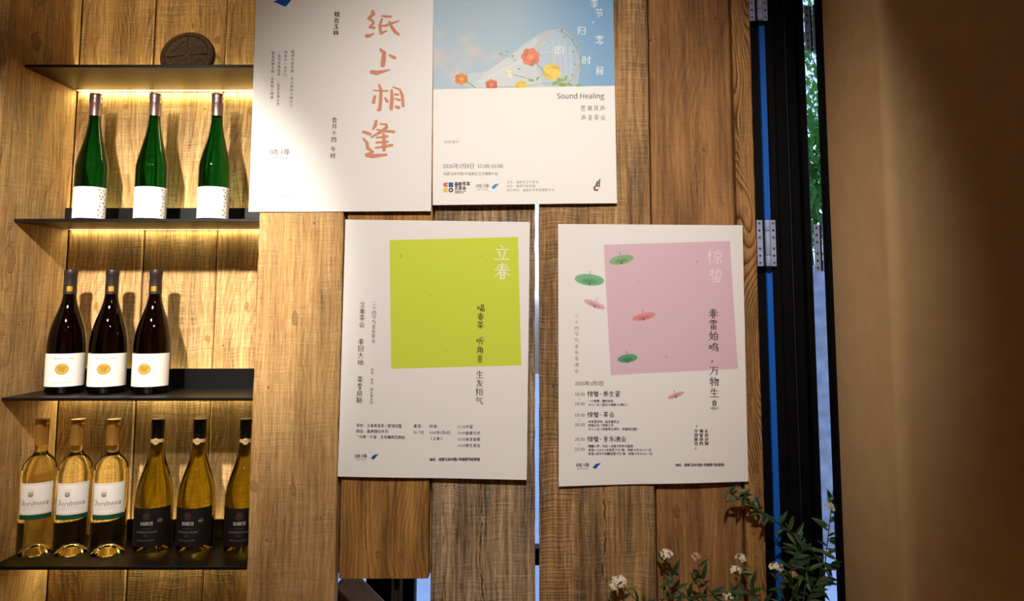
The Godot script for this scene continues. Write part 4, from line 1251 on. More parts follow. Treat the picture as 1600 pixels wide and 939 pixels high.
func poster_sound(f: Dictionary):
	var s := Sheet.new(840, 1188, Color(0.95, 0.94, 0.92), [Vector2(677.5, -87), Vector2(956.5, -90), Vector2(676, 320.5), Vector2(964, 317.5)], GLYPHS, f)
	# the printed photograph: sky and cloud
	var cloud := FastNoiseLite.new()
	cloud.seed = 12
	cloud.frequency = 0.006
	cloud.fractal_octaves = 4
	var e0 := s.pt(677, 143.3).y
	var e1 := s.pt(960, 137.7).y
	for x in range(0, 840, 3):
		var h := int(lerpf(e0, e1, x / 840.0))
		for y in range(0, h, 3):
			var u := x / 840.0
			var v := y / float(h)
			var c := Color(0.68, 0.77, 0.83).lerp(Color(0.46, 0.65, 0.82), smoothstep(0.35, 1.0, u))
			c = c.lerp(Color(0.74, 0.80, 0.84), v * 0.55 * (1.0 - 0.6 * u))
			var puff := smoothstep(-0.1, 0.75, cloud.get_noise_2d(x, y) + 0.75 - Vector2((u - 0.02) / 0.30, (v - 0.80) / 0.20).length() * 0.75)
			c = c.lerp(Color(0.86, 0.81, 0.79), puff * 0.65)
			s.img.fill_rect(Rect2i(x, y, 3, mini(3, h - y)), c)
	# the gauze net and its hoop
	var net := [Vector2(714, 123), Vector2(735, 118), Vector2(757, 116), Vector2(780, 102), Vector2(797, 89), Vector2(820, 71), Vector2(841, 57), Vector2(852, 51.5), Vector2(864, 50), Vector2(879, 55), Vector2(890, 64), Vector2(899, 78), Vector2(905, 92), Vector2(906, 113), Vector2(902, 138.5), Vector2(740, 141.5), Vector2(722, 136)]
	s.shape(net, Color(0.93, 0.91, 0.89), 0.34)
	s.shape([Vector2(757, 117), Vector2(800, 90), Vector2(841, 58), Vector2(836, 80), Vector2(838, 110), Vector2(850, 139), Vector2(740, 141)], Color(0.95, 0.93, 0.89), 0.28)
	for k in 5:
		s.stroke([Vector2(740 + k * 12, 134 - k * 2), Vector2(800 + k * 10, 105 - k * 5), Vector2(845 + k * 8, 62 + k * 6)], 0.35, Color(1, 0.99, 0.96), 0.4)
	for k in 4:
		s.shape([Vector2(862 + k * 9, 62 + k * 3), Vector2(866 + k * 9, 62 + k * 3), Vector2(872 + k * 8, 128), Vector2(866 + k * 8, 130)], Color(1, 1, 1), 0.14)
	var hoop := []
	for k in 21:
		var a := lerpf(-2.75, 1.35, k / 20.0)
		hoop.append(Vector2(870.5 + 35.5 * cos(a) * (1.0 if k > 6 else 0.95), 94 + 44 * sin(a)))
	s.stroke(hoop, 0.85, Color(0.86, 0.77, 0.68))
	s.stroke(hoop.slice(8), 0.5, Color(0.70, 0.62, 0.52), 0.7)
	var green := Color(0.55, 0.66, 0.36)
	for k: Array in [[878, 51.5, 2.2], [882, 61, 1.8], [894, 65, 2.0], [890, 73, 1.6], [902, 78, 1.6], [896, 84, 2.0], [908, 94, 3.0], [907, 106, 1.4], [899, 104, 1.8], [907, 118, 1.4], [894, 121, 2.0], [782, 88, 2.0], [792, 84, 1.8], [801, 91, 2.0], [805, 98, 1.6], [811, 111, 2.0]]:
		s.ellipse(k[0], k[1], k[2] * 1.1, k[2] * 0.7, k[0], green, 0.8, 12)
	s.stroke([Vector2(781, 88), Vector2(793, 92), Vector2(804, 96)], 0.3, green, 0.8)
	s.stroke([Vector2(833, 97), Vector2(852, 118)], 0.45, Color(0.52, 0.50, 0.36))
	s.stroke([Vector2(800, 120), Vector2(826, 126)], 0.4, Color(0.52, 0.50, 0.36))
	s.stroke([Vector2(728, 130), Vector2(743, 141)], 0.5, Color(0.50, 0.50, 0.38))
	s.stroke([Vector2(866, 122), Vector2(880, 137)], 0.45, Color(0.52, 0.50, 0.36))
	s.stroke([Vector2(760, 140), Vector2(815, 139), Vector2(850, 134), Vector2(900, 138)], 0.4, Color(0.66, 0.64, 0.50))
	for k: Array in [[868, 133, 6, -0.4], [876, 128, 5, 0.3], [884, 126, 5, -1.1], [879, 136, 7, 0.1], [890, 135, 4, 0.4], [830, 129, 5, 0.1], [840, 126, 4, -0.9], [904, 137, 4, 0.0]]:
		s.ellipse(k[0], k[1], k[2], k[2] * 0.42, k[3], Color(0.56, 0.68, 0.30), 0.9, 14)
	blossom(s, 721, 127, 10.5, Color(0.90, 0.60, 0.36))
	blossom(s, 768, 136, 9.5, Color(0.88, 0.50, 0.40))
	blossom(s, 829, 92.5, 14.5, Color(0.92, 0.56, 0.46), 7, 0.95)
	blossom(s, 862, 116, 14.5, Color(0.95, 0.83, 0.42), 7, 0.85)
	blossom(s, 796, 119, 6.5, Color(0.95, 0.93, 0.80))
	blossom(s, 814, 137, 9.5, Color(0.95, 0.80, 0.36), 6, 0.5)
	blossom(s, 823, 123, 3.0, Color(0.95, 0.86, 0.70))
	# the paper below the photograph covers what hangs over its edge
	s.shape([Vector2(670, 143.4), Vector2(962, 137.6), Vector2(966, 160), Vector2(670, 160)], Color(0.95, 0.94, 0.92))
	var white := Color(0.97, 0.96, 0.95)
	for k: Array in [["季", 928.7, 7.5], ["节", 936, 23.5], ["，", 929, 33], ["归", 909, 51], ["零", 937, 66.5], ["的", 874, 82], ["时", 917, 97.7], ["间", 937, 114]]:
		s.glyph(k[0], k[1], k[2], 14.5, white, 0.04)
	s.words("Sound Healing", 870, 157.5, 11.2, Color(0.29, 0.27, 0.27), "sans", 0.0, 1.0, 1.02)
	var dim := Color(0.45, 0.43, 0.42)
	s.run("愿闻其声", 911.5, 172.5, 8.6, 10.0, dim, false, 0.04)
	s.run("声音茶会", 912, 187, 8.6, 10.0, dim, false, 0.04)
	s.run("扫码预约", 696.5, 224.5, 4.8, 5.9, dim, false, 0.05, 0.0, 0.6)
	s.run("2026年3月8日  15:00-16:00", 696, 261.3, 8.2, 8.2, Color(0.36, 0.34, 0.33), false, 0.04, -0.005)
	s.run("成都玉林中路6号 高新区艺术健康小站", 695.5, 273, 5.0, 5.15, dim, false, 0.05, 0.0, 0.75)
	s.shape([Vector2(696, 286.3), Vector2(699.6, 286.3), Vector2(699.6, 289), Vector2(697, 289.8), Vector2(699.6, 290.8), Vector2(699.6, 293.2), Vector2(696, 293.2), Vector2(693, 291.8), Vector2(692.6, 289.5), Vector2(693.4, 287.4)], Color(0.85, 0.42, 0.36))
	for k: Vector2 in [Vector2(702.8, 288.1), Vector2(706.2, 288.1), Vector2(702.8, 291.5), Vector2(706.2, 291.5)]:
		s.ellipse(k.x, k.y, 2.0, 2.0, 0.0, Color(0.15, 0.30, 0.66))
	s.shape([Vector2(692.8, 294.4), Vector2(699.6, 294.4), Vector2(699.6, 301.2), Vector2(692.8, 301.2)], Color(0.93, 0.78, 0.40))
	s.ellipse(704.5, 297.8, 3.6, 3.6, 0.0, Color(0.32, 0.24, 0.20))
	s.ellipse(704.5, 297.8, 1.6, 1.6, 0.0, Color(0.95, 0.94, 0.92))
	var bold := Color(0.24, 0.21, 0.20)
	s.run("高新芳草", 713, 288.4, 5.8, 6.2, bold, false, 0.085)
	s.run("艺委会", 713, 294.8, 5.8, 6.2, bold, false, 0.085)
	s.run("成都高新区艺术委会", 711.5, 299.8, 1.9, 2.0, dim, false, 0.07)
	s.run("成都高新区艺术", 711.5, 302.0, 1.9, 2.0, dim, false, 0.07)
	shop_mark(s, 744, 291.8, 6.2, Color(0.42, 0.39, 0.38), 0.045)
	leaf_logo(s, 767, 294.2, 0.28, Color(0.25, 0.60, 0.85))
	s.run("主办：高新区艺术委会", 794, 285.8, 4.4, 5.0, dim, false, 0.05, -0.01, 0.6)
	s.run("承办：晓得书房茶馆", 794, 291.9, 4.4, 5.0, dim, false, 0.05, -0.01, 0.6)
	s.run("执行单位：高新区芳草街健康茶会", 794, 298.0, 4.4, 5.0, dim, false, 0.05, -0.01, 0.6)
	var o := Vector2(680, 210)
	s.brush([[1470, 408, 5, 1462, 440, 8, 1468, 475, 3], [1450, 425, 5, 1440, 455, 9, 1455, 470, 6], [1440, 462, 4, 1420, 480, 8, 1425, 500, 8, 1448, 503, 6, 1452, 490, 3]], o, 5.714, Color(0.46, 0.30, 0.20))
	hang("event_poster", s, 0.0165, func(u, v): return 0.002 * pow(v, 6.0) * sin(u * 6.0) * sin(u * 6.0), "poster with a blue sky and flower net photograph headed Sound Healing")


func poster_green(f: Dictionary):
	var s := Sheet.new(840, 1188, PAPER, [Vector2(540, 343), Vector2(828, 347), Vector2(528, 744), Vector2(823, 749)], GLYPHS, f)
	s.shape([Vector2(608.8, 376.2), Vector2(809.4, 371.2), Vector2(814.4, 574), Vector2(611, 579.5)], Color(0.81, 0.86, 0.28))
	for k: Array in [[672, 389, 1.4, 0.4], [753, 402, 2.2, 1.9], [627, 402, 3.0, 1.6], [673, 464, 1.8, 0.7], [698, 552, 1.6, 1.0], [745, 480, 1.0, 0.2]]:
		s.ellipse(k[0], k[1], k[2], k[2] * 0.35, k[3], Color(0.70, 0.60, 0.16), 0.7, 10)
	s.glyph("立", 784.5, 396.8, 26, Color(0.96, 0.95, 0.92), 0.042)
	s.glyph("春", 785, 426, 26, Color(0.96, 0.95, 0.92), 0.038)
	for k: Array in [["喝", 751.5, 484.5], ["春", 751, 498], ["茶", 750.5, 511.5], ["听", 750.3, 536], ["角", 750, 550], ["音", 750, 564], ["生", 749.5, 588.5], ["发", 749.3, 602], ["阳", 749, 615.5], ["气", 748.7, 629]]:
		s.glyph(k[0], k[1], k[2], 12.0, INK, 0.045)
	s.run("立春茶会", 566.3, 479, 9.6, 10.5, INK, true, 0.045, -0.03)
	s.run("春回大地", 564.2, 537.3, 9.6, 10.6, INK, true, 0.045, -0.03)
	s.run("茶香启新", 562.4, 596.2, 9.8, 10.6, INK, true, 0.048, -0.03)
	s.run("二十四节气音乐茶会", 585, 477, 6.8, 7.35, INK, true, 0.045, -0.03, 0.8)
	s.run("茶香·音乐·养生得自然", 581.6, 581, 4.4, 5.1, INK, true, 0.05, -0.03, 0.8)
	s.run("茶饮：立春养身茶/蒙顶甘露", 559.5, 666.8, 5.3, 5.45, INK, false, 0.055, 0.015)
	s.run("甜品：盖碗提拉米苏", 559.2, 675.4, 5.3, 5.6, INK, false, 0.055, 0.015)
	s.run("“咬春”午餐：豆芽嫩鸡豆腐饭", 558.5, 684, 5.3, 5.5, INK, false, 0.055, 0.015)
	s.run("费用：", 649, 668, 5.3, 6.2, INK, false, 0.055)
	s.run("98/位", 648.5, 677.3, 5.4, 5.4, INK, false, 0.055)
	s.run("时间：", 674, 668.2, 5.3, 6.0, INK, false, 0.055)
	s.run("2026年2月4日", 673.5, 677.8, 5.5, 5.4, INK, false, 0.055)
	s.run("（立春）", 673.5, 687, 5.3, 5.6, INK, false, 0.055)
	for k: Array in [["11:30 开餐", 669], ["13:00 迎春仪式", 678.5], ["13:30 角音迎春", 688], ["14:00 养生茶会", 697.5]]:
		s.run(k[0], 717.5, k[1], 5.5, 5.8, INK, false, 0.055)
	shop_mark(s, 555, 713.5, 5.8, INK, 0.06)
	leaf_logo(s, 579, 716.5, 0.28, Color(0.05, 0.31, 0.66))
	s.run("地址：成都玉林中路6号 晓得书房茶馆", 673.5, 718.5, 4.9, 4.75, INK, false, 0.08, 0.0)
	hang("event_poster", s, 0.0085, func(u, v): return 0.0045 * pow(v, 7.0) * (0.4 + 0.6 * pow(sin(u * 4.4 + 0.6), 2.0)) + 0.0015 * pow(1.0 - v, 6.0), "white poster with a large lime green square")


func parasol(s: Sheet, x: float, y: float, rx: float, ry: float, turn: float, c: Color):
	var up := Vector2(0, -1).rotated(turn)
	s.stroke([Vector2(x, y) + up * ry * 0.2, Vector2(x, y) + up * (ry + 5.0)], 0.35, c.darkened(0.45))
	s.ellipse(x, y, rx, ry, turn, c, 0.95)
	s.ellipse(x, y + ry * 0.25, rx * 0.55, ry * 0.5, turn, c.darkened(0.18), 0.5)
	for k in 18:
		var a := TAU * k / 18.0
		var p := Vector2(x, y) + Vector2(rx * cos(a), ry * sin(a)).rotated(turn)
		s.stroke([Vector2(x, y) + Vector2(0, ry * 0.3), p], 0.17, c.darkened(0.30), 0.8)
	s.ellipse(x, y + ry * 0.75, 1.1, 1.5, turn, c.darkened(0.6))


func poster_pink(f: Dictionary):
	var s := Sheet.new(840, 1188, PAPER, [Vector2(872, 350), Vector2(1160, 352), Vector2(873, 759), Vector2(1169, 752)], GLYPHS, f)
	s.shape([Vector2(943.3, 383.5), Vector2(1140.2, 377.5), Vector2(1153, 579.5), Vector2(954.3, 589.5)], Color(0.87, 0.74, 0.785))
	for k: Array in [[1008, 396, 1.6, 0.2], [1089, 411, 3.2, 2.0], [997, 442, 2.0, 1.5], [1013, 472, 2.0, 1.2], [1041, 561, 2.6, 1.2]]:
		s.ellipse(k[0], k[1], k[2], k[2] * 0.3, k[3], Color(0.60, 0.50, 0.52), 0.6, 10)
	var pine := Color(0.36, 0.64, 0.45)
	parasol(s, 921, 439.5, 23, 9.2, 0.1, Color(0.48, 0.74, 0.55))
	parasol(s, 971, 407.5, 19.5, 7.2, -0.2, Color(0.56, 0.74, 0.52))
	parasol(s, 929, 478.5, 17.5, 5.2, 0.38, Color(0.93, 0.72, 0.75))
	parasol(s, 1006, 498, 18.5, 5.8, -0.2, Color(0.92, 0.58, 0.60))
	parasol(s, 980.5, 563.5, 15.5, 6.6, -0.14, pine)
	parasol(s, 1056, 620.5, 13.5, 3.8, -0.35, Color(0.92, 0.70, 0.72))
	var white := Color(0.95, 0.88, 0.89)
	s.glyph("惊", 1117.5, 403, 24, white, 0.036)
	s.glyph("蛰", 1119, 432.5, 23, white, 0.036)
	for k: Array in [["春", 1114.6, 493], ["雷", 1114.8, 510.8], ["始", 1115, 528], ["鸣", 1115.2, 546], ["，", 1115, 563], ["万", 1115.6, 582.7], ["物", 1115.8, 599.8], ["生", 1116, 617], ["息", 1116.2, 635.2]]:
		s.glyph(k[0], k[1], k[2], 15.0, INK, 0.045)
	s.run("二十四节气音乐茶酒会", 901, 497, 6.8, 9.55, INK, true, 0.035, 0.0, 0.7)
	s.run("2026年3月5日", 902, 602.4, 7.6, 7.4, INK, false, 0.05)
	for k: Array in [["18:30", 618.9], ["19:30", 633.7], ["19:30", 651], ["20:30", 665.6], ["20:30", 688], ["23:30", 703]]:
		s.words(k[0], 898, k[1] + 2.6, 6.3, INK, "serif")
	for y: float in [626.3, 658.3, 695.5]:
		s.stroke([Vector2(905, y - 2), Vector2(905, y + 2)], 0.25, INK, 0.6)
	for k: Array in [["养生餐", 618.6], ["茶会", 650.6], ["音乐酒会", 688]]:
		s.run("惊蛰", 922.5, k[1], 8.8, 9.1, INK, false, 0.055)
		s.run("·", 939, k[1], 8.0, 8.0, INK, false, 0.09)
		s.run(k[0], 946.5, k[1], 8.8, 9.2, INK, false, 0.055)
	for k: Array in [["一口春鲜，顺时而食", 629.6], ["¥58/位（需至少提前1天预订）", 635.4], ["听春雷初鸣，品非遗茶点", 661.5], ["惊蛰仪式/惊蛰之声", 667.0], ["¥48/位（惊蛰养生茶饮·非遗绿豆糕）", 672.8], ["微醺入梦，共赴一场春日的声光盛宴", 698.8], ["套餐A: BABICH长相思干白1瓶·惊蛰小吃 ¥318/位", 704.5], ["套餐B: 波尔多柏酿波堡干红1瓶·惊蛰小吃 ¥488/位", 710.2]]:
		s.run(k[0], 921.2, k[1], 4.2, 4.4, INK, false, 0.06)
	shop_mark(s, 900, 727.5, 6.4, INK, 0.055)
	leaf_logo(s, 925, 731, 0.30, Color(0.05, 0.31, 0.66))
	s.run("长按识别", 1103.7, 675.8, 5.6, 6.25, INK, true, 0.075)
	s.run("预留你的", 1095.6, 675.8, 5.6, 6.25, INK, true, 0.075)
	s.run("「廿四席位」", 1087.5, 669.6, 5.6, 6.25, INK, true, 0.075)
	s.run("地址：成都玉林中路6号 晓得书房茶馆", 1057, 726.8, 4.7, 4.6, INK, false, 0.075)
	hang("event_poster", s, 0.0085, func(u, v): return 0.0055 * pow(v, 7.0) * (0.25 + 0.75 * pow(cos(u * 4.6), 2.0)) + 0.001 * pow(1.0 - v, 6.0), "white poster with a pink square and small paper parasols")


# ---------- wine bottles ----------

func label_sheet(w: float, h: float, paper: Color, f: Dictionary, k := 6.0) -> Sheet:
	# a label laid out in millimetres
	return Sheet.new(int(w * k), int(h * k), paper, [Vector2(0, 0), Vector2(w, 0), Vector2(0, h), Vector2(w, h)], GLYPHS, f)


func stand(proto: Node3D, spots: Array, shelf: float, turns: Array, labels: Array):
	# the prototype takes the first spot, copies of it the others
	for i in 3:
		var o := proto if i == 0 else proto.duplicate() as Node3D
		if i > 0:
			o.name = numbered("wine_bottle")
			add_child(o)
		o.position = Vector3(spots[i].x, shelf, spots[i].y)
		o.rotation.y = turns[i]
		o.set_meta("label", labels[i])


func bottle_spot(px: float, py: float, z: float) -> Vector2:
	return Vector2(at(px, py, z).x, z)


func build_bottles():
	var f := fonts()
	var white_wine := glass(Color(1.0, 0.965, 0.72), 1.36)
	var olive := glass(Color(0.60, 0.53, 0.13), 1.38)
	var green := glass(Color(0.05, 0.37, 0.15), 1.40)
	var dark := glass(Color(0.08, 0.035, 0.03), 1.40)

	# tall green bottles
	var b := thing("wine_bottle", Vector3.ZERO, "green", "bottle", "tall green wine bottles")
	put("glass_body", lathe([Vector2(0, 0.012), Vector2(0.016, 0.008), Vector2(0.026, 0.001), Vector2(0.031, 0.0), Vector2(0.0352, 0.002), Vector2(0.0368, 0.007)] + curve_profile([Vector2(0.037, 0.03), Vector2(0.037, 0.128), Vector2(0.0360, 0.146), Vector2(0.0315, 0.168), Vector2(0.0255, 0.192), Vector2(0.0187, 0.222), Vector2(0.0143, 0.250), Vector2(0.0131, 0.272)]) + [Vector2(0.0131, 0.318), Vector2(0, 0.318)], 64), green, b)
	var cap := mat(Color(0.62, 0.52, 0.50), 0.32, 0.75)
	put("capsule", lathe([Vector2(0.0134, 0.268), Vector2(0.0142, 0.268), Vector2(0.0142, 0.300), Vector2(0.0148, 0.3015), Vector2(0.0148, 0.304), Vector2(0.0143, 0.305), Vector2(0.0148, 0.3065), Vector2(0.0148, 0.309), Vector2(0.0143, 0.310), Vector2(0.0148, 0.3115), Vector2(0.0148, 0.323), Vector2(0.0140, 0.325), Vector2(0, 0.325)], 48), cap, b)
	var s := label_sheet(104, 77, Color(0.93, 0.92, 0.91), f, 5.0)
	var pale := Color(0.80, 0.78, 0.77)
	for k in 9:
		s.stroke([Vector2(12 + k * 6.4, 14), Vector2(14.5 + k * 6.4, 14)], 0.8, pale)
		s.stroke([Vector2(16 + k * 5.2, 24), Vector2(18 + k * 5.2, 24)], 0.4, pale)
	for y: float in [58.0, 64.0]:
		for k in 14:
			s.stroke([Vector2(12 + k * 2.6, y), Vector2(13.5 + k * 2.6, y)], 0.35, pale)
	for j in 9:
		for i in 2:
			var c := Vector2(80 + i * 11.0 + (5.0 if j % 2 else 0.0) + rng.randfn() * 1.2, 7 + j * 8.0 + rng.randfn() * 1.0)
			var tone := [Color(0.55, 0.53, 0.50), Color(0.70, 0.66, 0.60), Color(0.62, 0.55, 0.47)][(i + j) % 3] as Color
			s.shape([c + Vector2(0, 3.4), c + Vector2(-3.2, -0.7), c + Vector2(-1.7, -3.0), c + Vector2(0, -1.5), c + Vector2(1.7, -3.0), c + Vector2(3.2, -0.7)], tone)
			s.stroke([c + Vector2(0, 2.8), c + Vector2(0.8, 4.6)], 0.3, tone)
	put("paper_label", patch(0.03735, 0.0095, 0.0865, 1.40, 0.0, 40), s.material(), b)
	stand(b, [bottle_spot(139.5, 336, -0.135), bottle_spot(234, 336, -0.135), bottle_spot(332.5, 336, -0.135)], shelf_y[1], [0.30, 0.44, 0.30], ["tall green wine bottle with white label next to the niche side board", "tall green wine bottle with white label between two bottles like it", "tall green wine bottle with white label beside the brush-written poster"])

	# dark burgundy bottles
	b = thing("wine_bottle", Vector3.ZERO, "dark", "bottle", "dark wine bottles with gold medallions")
	put("glass_body", lathe([Vector2(0, 0.018), Vector2(0.014, 0.014), Vector2(0.028, 0.002), Vector2(0.034, 0.0), Vector2(0.0402, 0.002), Vector2(0.0423, 0.008)] + curve_profile([Vector2(0.0425, 0.03), Vector2(0.0425, 0.096), Vector2(0.0416, 0.122), Vector2(0.0378, 0.148), Vector2(0.0315, 0.172), Vector2(0.0218, 0.200), Vector2(0.0160, 0.222), Vector2(0.0139, 0.242)]) + [Vector2(0.0138, 0.29), Vector2(0, 0.29)], 64), dark, b)
	put("capsule", lathe([Vector2(0.0142, 0.236), Vector2(0.0150, 0.236), Vector2(0.0146, 0.255), Vector2(0.0144, 0.280), Vector2(0.0153, 0.2815), Vector2(0.0153, 0.2905), Vector2(0.0146, 0.2945), Vector2(0.0, 0.295)], 48), mat(Color(0.20, 0.17, 0.165), 0.42, 0.35), b)
	var gold := mat(Color(0.80, 0.58, 0.16), 0.4, 0.6)
	var badge := put("gold_badge", patch(0.01525, 0.2425, 0.2545, 0.42, 0.0, 8), gold, b)
	badge.set_meta("label", "small gold badge on the capsule")
	s = label_sheet(120, 77, Color(0.93, 0.905, 0.87), f, 5.0)
	var ink := Color(0.36, 0.30, 0.26)
	s.stroke([Vector2(31, 11), Vector2(84, 11)], 0.25, ink)
	var x := 38.0
	for ch in "MÜNZBERG":
		s.words(ch, x, 13.4, 6.2, ink, "sans")
		x += 5.2
	s.run("· · · · · · · ·", 42, 16.5, 2.0, 3.0, ink, false, 0.1)
	s.ellipse(56, 36, 15.0, 13.0, 0.0, Color(0.66, 0.50, 0.18), 1.0, 48)
	s.ellipse(56, 36, 13.2, 11.3, 0.0, Color(0.75, 0.60, 0.26), 1.0, 48)
	for k in 5:
		s.stroke([Vector2(47 + k, 31 + k * 2.6), Vector2(53, 29.5 + k * 2.6), Vector2(59, 31.5 + k * 2.6), Vector2(65 - k, 30 + k * 2.6)], 0.6, Color(0.52, 0.38, 0.12))
	s.words("SPÄTBURGUNDER", 33, 69, 4.2, ink, "sans", 0.0, 0.75, 1.25)
	put("paper_label", patch(0.04285, 0.0173, 0.0945, 1.40, 0.0, 40), s.material(), b)
	stand(b, [bottle_spot(100, 612, -0.135), bottle_spot(166, 612, -0.135), bottle_spot(235, 612, -0.135)], shelf_y[2], [0.45, 0.39, 0.16], ["dark wine bottle with gold medallion label next to the niche side board", "dark wine bottle with gold medallion label between two bottles like it", "dark wine bottle with gold medallion label beside the empty shelf end"])

	# clear bottles of white Bordeaux
	b = thing("wine_bottle", Vector3.ZERO, "clear", "bottle", "clear bottles of white wine")
	put("glass_body", lathe([Vector2(0, 0.024), Vector2(0.010, 0.0225), Vector2(0.020, 0.014), Vector2(0.027, 0.003), Vector2(0.031, 0.0), Vector2(0.0362, 0.002), Vector2(0.0383, 0.008)] + curve_profile([Vector2(0.0385, 0.03), Vector2(0.0385, 0.168), Vector2(0.0380, 0.184), Vector2(0.0345, 0.203), Vector2(0.0262, 0.218), Vector2(0.0165, 0.228), Vector2(0.0136, 0.238), Vector2(0.0134, 0.25)]) + [Vector2(0.0134, 0.30), Vector2(0, 0.30)], 64), white_wine, b)
	put("capsule", lathe([Vector2(0.0138, 0.249), Vector2(0.0147, 0.249), Vector2(0.0147, 0.29), Vector2(0.0156, 0.2915), Vector2(0.0156, 0.2985), Vector2(0.0149, 0.300), Vector2(0.0154, 0.3015), Vector2(0.0150, 0.3085), Vector2(0.0, 0.31)], 48), mat(Color(0.76, 0.55, 0.25), 0.34, 0.7), b)
	s = label_sheet(76, 82, Color(0.90, 0.87, 0.85), f, 6.0)
	s.shape([Vector2(0, 71), Vector2(76, 71), Vector2(76, 82), Vector2(0, 82)], Color(0.06, 0.27, 0.17))
	for k: Array in [[Vector2(2, 3), Vector2(74, 3)], [Vector2(2, 3), Vector2(2, 69)], [Vector2(74, 3), Vector2(74, 69)], [Vector2(2, 69), Vector2(74, 69)]]:
		s.stroke(k, 0.25, Color(0.62, 0.40, 0.36))
	var gray := Color(0.45, 0.41, 0.40)
	s.shape([Vector2(22, 23), Vector2(34, 23), Vector2(33, 30), Vector2(28, 32), Vector2(23, 30)], Color(0.58, 0.54, 0.52))
	for k in 5:
		s.ellipse(23.5 + k * 2.3, 20.5, 1.0, 1.6, 0.0, Color(0.58, 0.54, 0.52))
	s.stroke([Vector2(20, 16), Vector2(28, 13), Vector2(36, 16)], 0.4, gray, 0.5)
	s.stroke([Vector2(20, 36), Vector2(28, 38), Vector2(36, 36)], 0.4, gray, 0.5)
	s.words("Bordeaux", 5, 50, 13.0, Color(0.34, 0.30, 0.29), "serif", 0.42, 1.0, 1.0)
	s.stroke([Vector2(4, 42), Vector2(7, 38), Vector2(14, 38.5)], 0.4, Color(0.25, 0.21, 0.20))
	s.stroke([Vector2(62, 50), Vector2(66, 46)], 0.5, Color(0.25, 0.21, 0.20))
	s.stroke([Vector2(14, 54), Vector2(54, 54)], 0.35, gray, 0.7)
	s.stroke([Vector2(10, 58.5), Vector2(58, 58.5)], 0.3, gray, 0.4)
	put("paper_label", patch(0.03885, 0.0855, 0.1675, 0.98, 0.0, 30), s.material(), b)
	stand(b, [bottle_spot(53.5, 871, -0.122), bottle_spot(110, 871, -0.122), bottle_spot(167, 871, -0.122)], shelf_y[3], [0.42, 0.42, 0.40], ["clear bottle of white wine with green-edged label next to the niche side board", "clear bottle of white wine with green-edged label between two bottles like it", "clear bottle of white wine with green-edged label beside the black-labelled bottles"])

	# olive bottles with black labels
	b = thing("wine_bottle", Vector3.ZERO, "olive", "bottle", "olive wine bottles with black labels")
	put("glass_body", lathe([Vector2(0, 0.02), Vector2(0.014, 0.016), Vector2(0.028, 0.002), Vector2(0.034, 0.0), Vector2(0.0405, 0.002), Vector2(0.0427, 0.008)] + curve_profile([Vector2(0.043, 0.03), Vector2(0.043, 0.108), Vector2(0.0415, 0.134), Vector2(0.0372, 0.157), Vector2(0.0300, 0.181), Vector2(0.0202, 0.210), Vector2(0.0152, 0.235), Vector2(0.0138, 0.258)]) + [Vector2(0.0137, 0.298), Vector2(0, 0.298)], 64), olive, b)
	put("screw_cap", lathe([Vector2(0.0140, 0.252), Vector2(0.0146, 0.252), Vector2(0.0146, 0.278), Vector2(0.0153, 0.2795), Vector2(0.0153, 0.282), Vector2(0.0147, 0.2835), Vector2(0.0153, 0.285), Vector2(0.0153, 0.288), Vector2(0.0147, 0.2895), Vector2(0.0153, 0.291), Vector2(0.0153, 0.303), Vector2(0.0145, 0.305), Vector2(0, 0.305)], 48), mat(Color(0.035, 0.032, 0.032), 0.28), b)
	var ring := mat(Color(0.68, 0.56, 0.38), 0.6)
	put("neck_band", patch(0.01495, 0.2505, 0.2585, PI, 0.0, 32), ring, b)
	s = label_sheet(20, 20, Color(0.72, 0.60, 0.42), f, 8.0)
	s.ellipse(10, 10, 8.0, 8.0, 0.0, Color(0.55, 0.42, 0.26))
	s.ellipse(10, 10, 6.8, 6.8, 0.0, Color(0.74, 0.62, 0.44))
	for k: Array in [[Vector2(6, 8.5), Vector2(14, 8.5)], [Vector2(6, 11.5), Vector2(14, 11.5)], [Vector2(8, 6), Vector2(8, 14)], [Vector2(12, 6), Vector2(12, 14)]]:
		s.stroke(k, 0.5, Color(0.30, 0.22, 0.14))
	var seal := begin()
	var rr := 0.0153
	for k in 24:
		var a0 := TAU * k / 24.0
		var a1 := TAU * (k + 1) / 24.0
		var pts := []
		var uvs := []
		var nn := []
		for q: Vector2 in [Vector2.ZERO, Vector2(cos(a0), sin(a0)), Vector2(cos(a1), sin(a1))]:
			var ang := q.x * 0.0078 / rr
			pts.append(Vector3(sin(ang) * rr, 0.2535 + q.y * 0.0078, cos(ang) * rr))
			uvs.append(Vector2(0.5 + q.x * 0.45, 0.5 - q.y * 0.45))
			nn.append(Vector3(sin(ang), 0, cos(ang)))
		tri(seal, pts, nn, uvs)
	put("neck_seal", seal.commit(), s.material(), b)
	s = label_sheet(110, 87, Color(0.075, 0.062, 0.062), f, 5.0)
	s.ellipse(50, 18, 8.5, 8.5, 0.0, Color(0.24, 0.15, 0.10), 1.0, 36)
	s.ellipse(50, 18, 6.5, 6.5, 0.0, Color(0.17, 0.11, 0.085), 1.0, 36)
	s.stroke([Vector2(46, 20), Vector2(50, 14), Vector2(54, 20)], 0.7, Color(0.32, 0.21, 0.14))
	var silver := Color(0.70, 0.67, 0.64)
	s.words("BABICH", 36.5, 38, 10.5, silver, "serif_bold", 0.0, 1.0, 0.68)
	s.ellipse(80, 29, 5.4, 5.4, 0.0, Color(0.42, 0.40, 0.38), 1.0, 30)
	s.ellipse(80, 29, 4.6, 4.6, 0.0, Color(0.075, 0.062, 0.062), 1.0, 30)
	s.stroke([Vector2(76.5, 29), Vector2(83.5, 29)], 1.1, Color(0.55, 0.52, 0.50))
	var faint := Color(0.46, 0.43, 0.41)
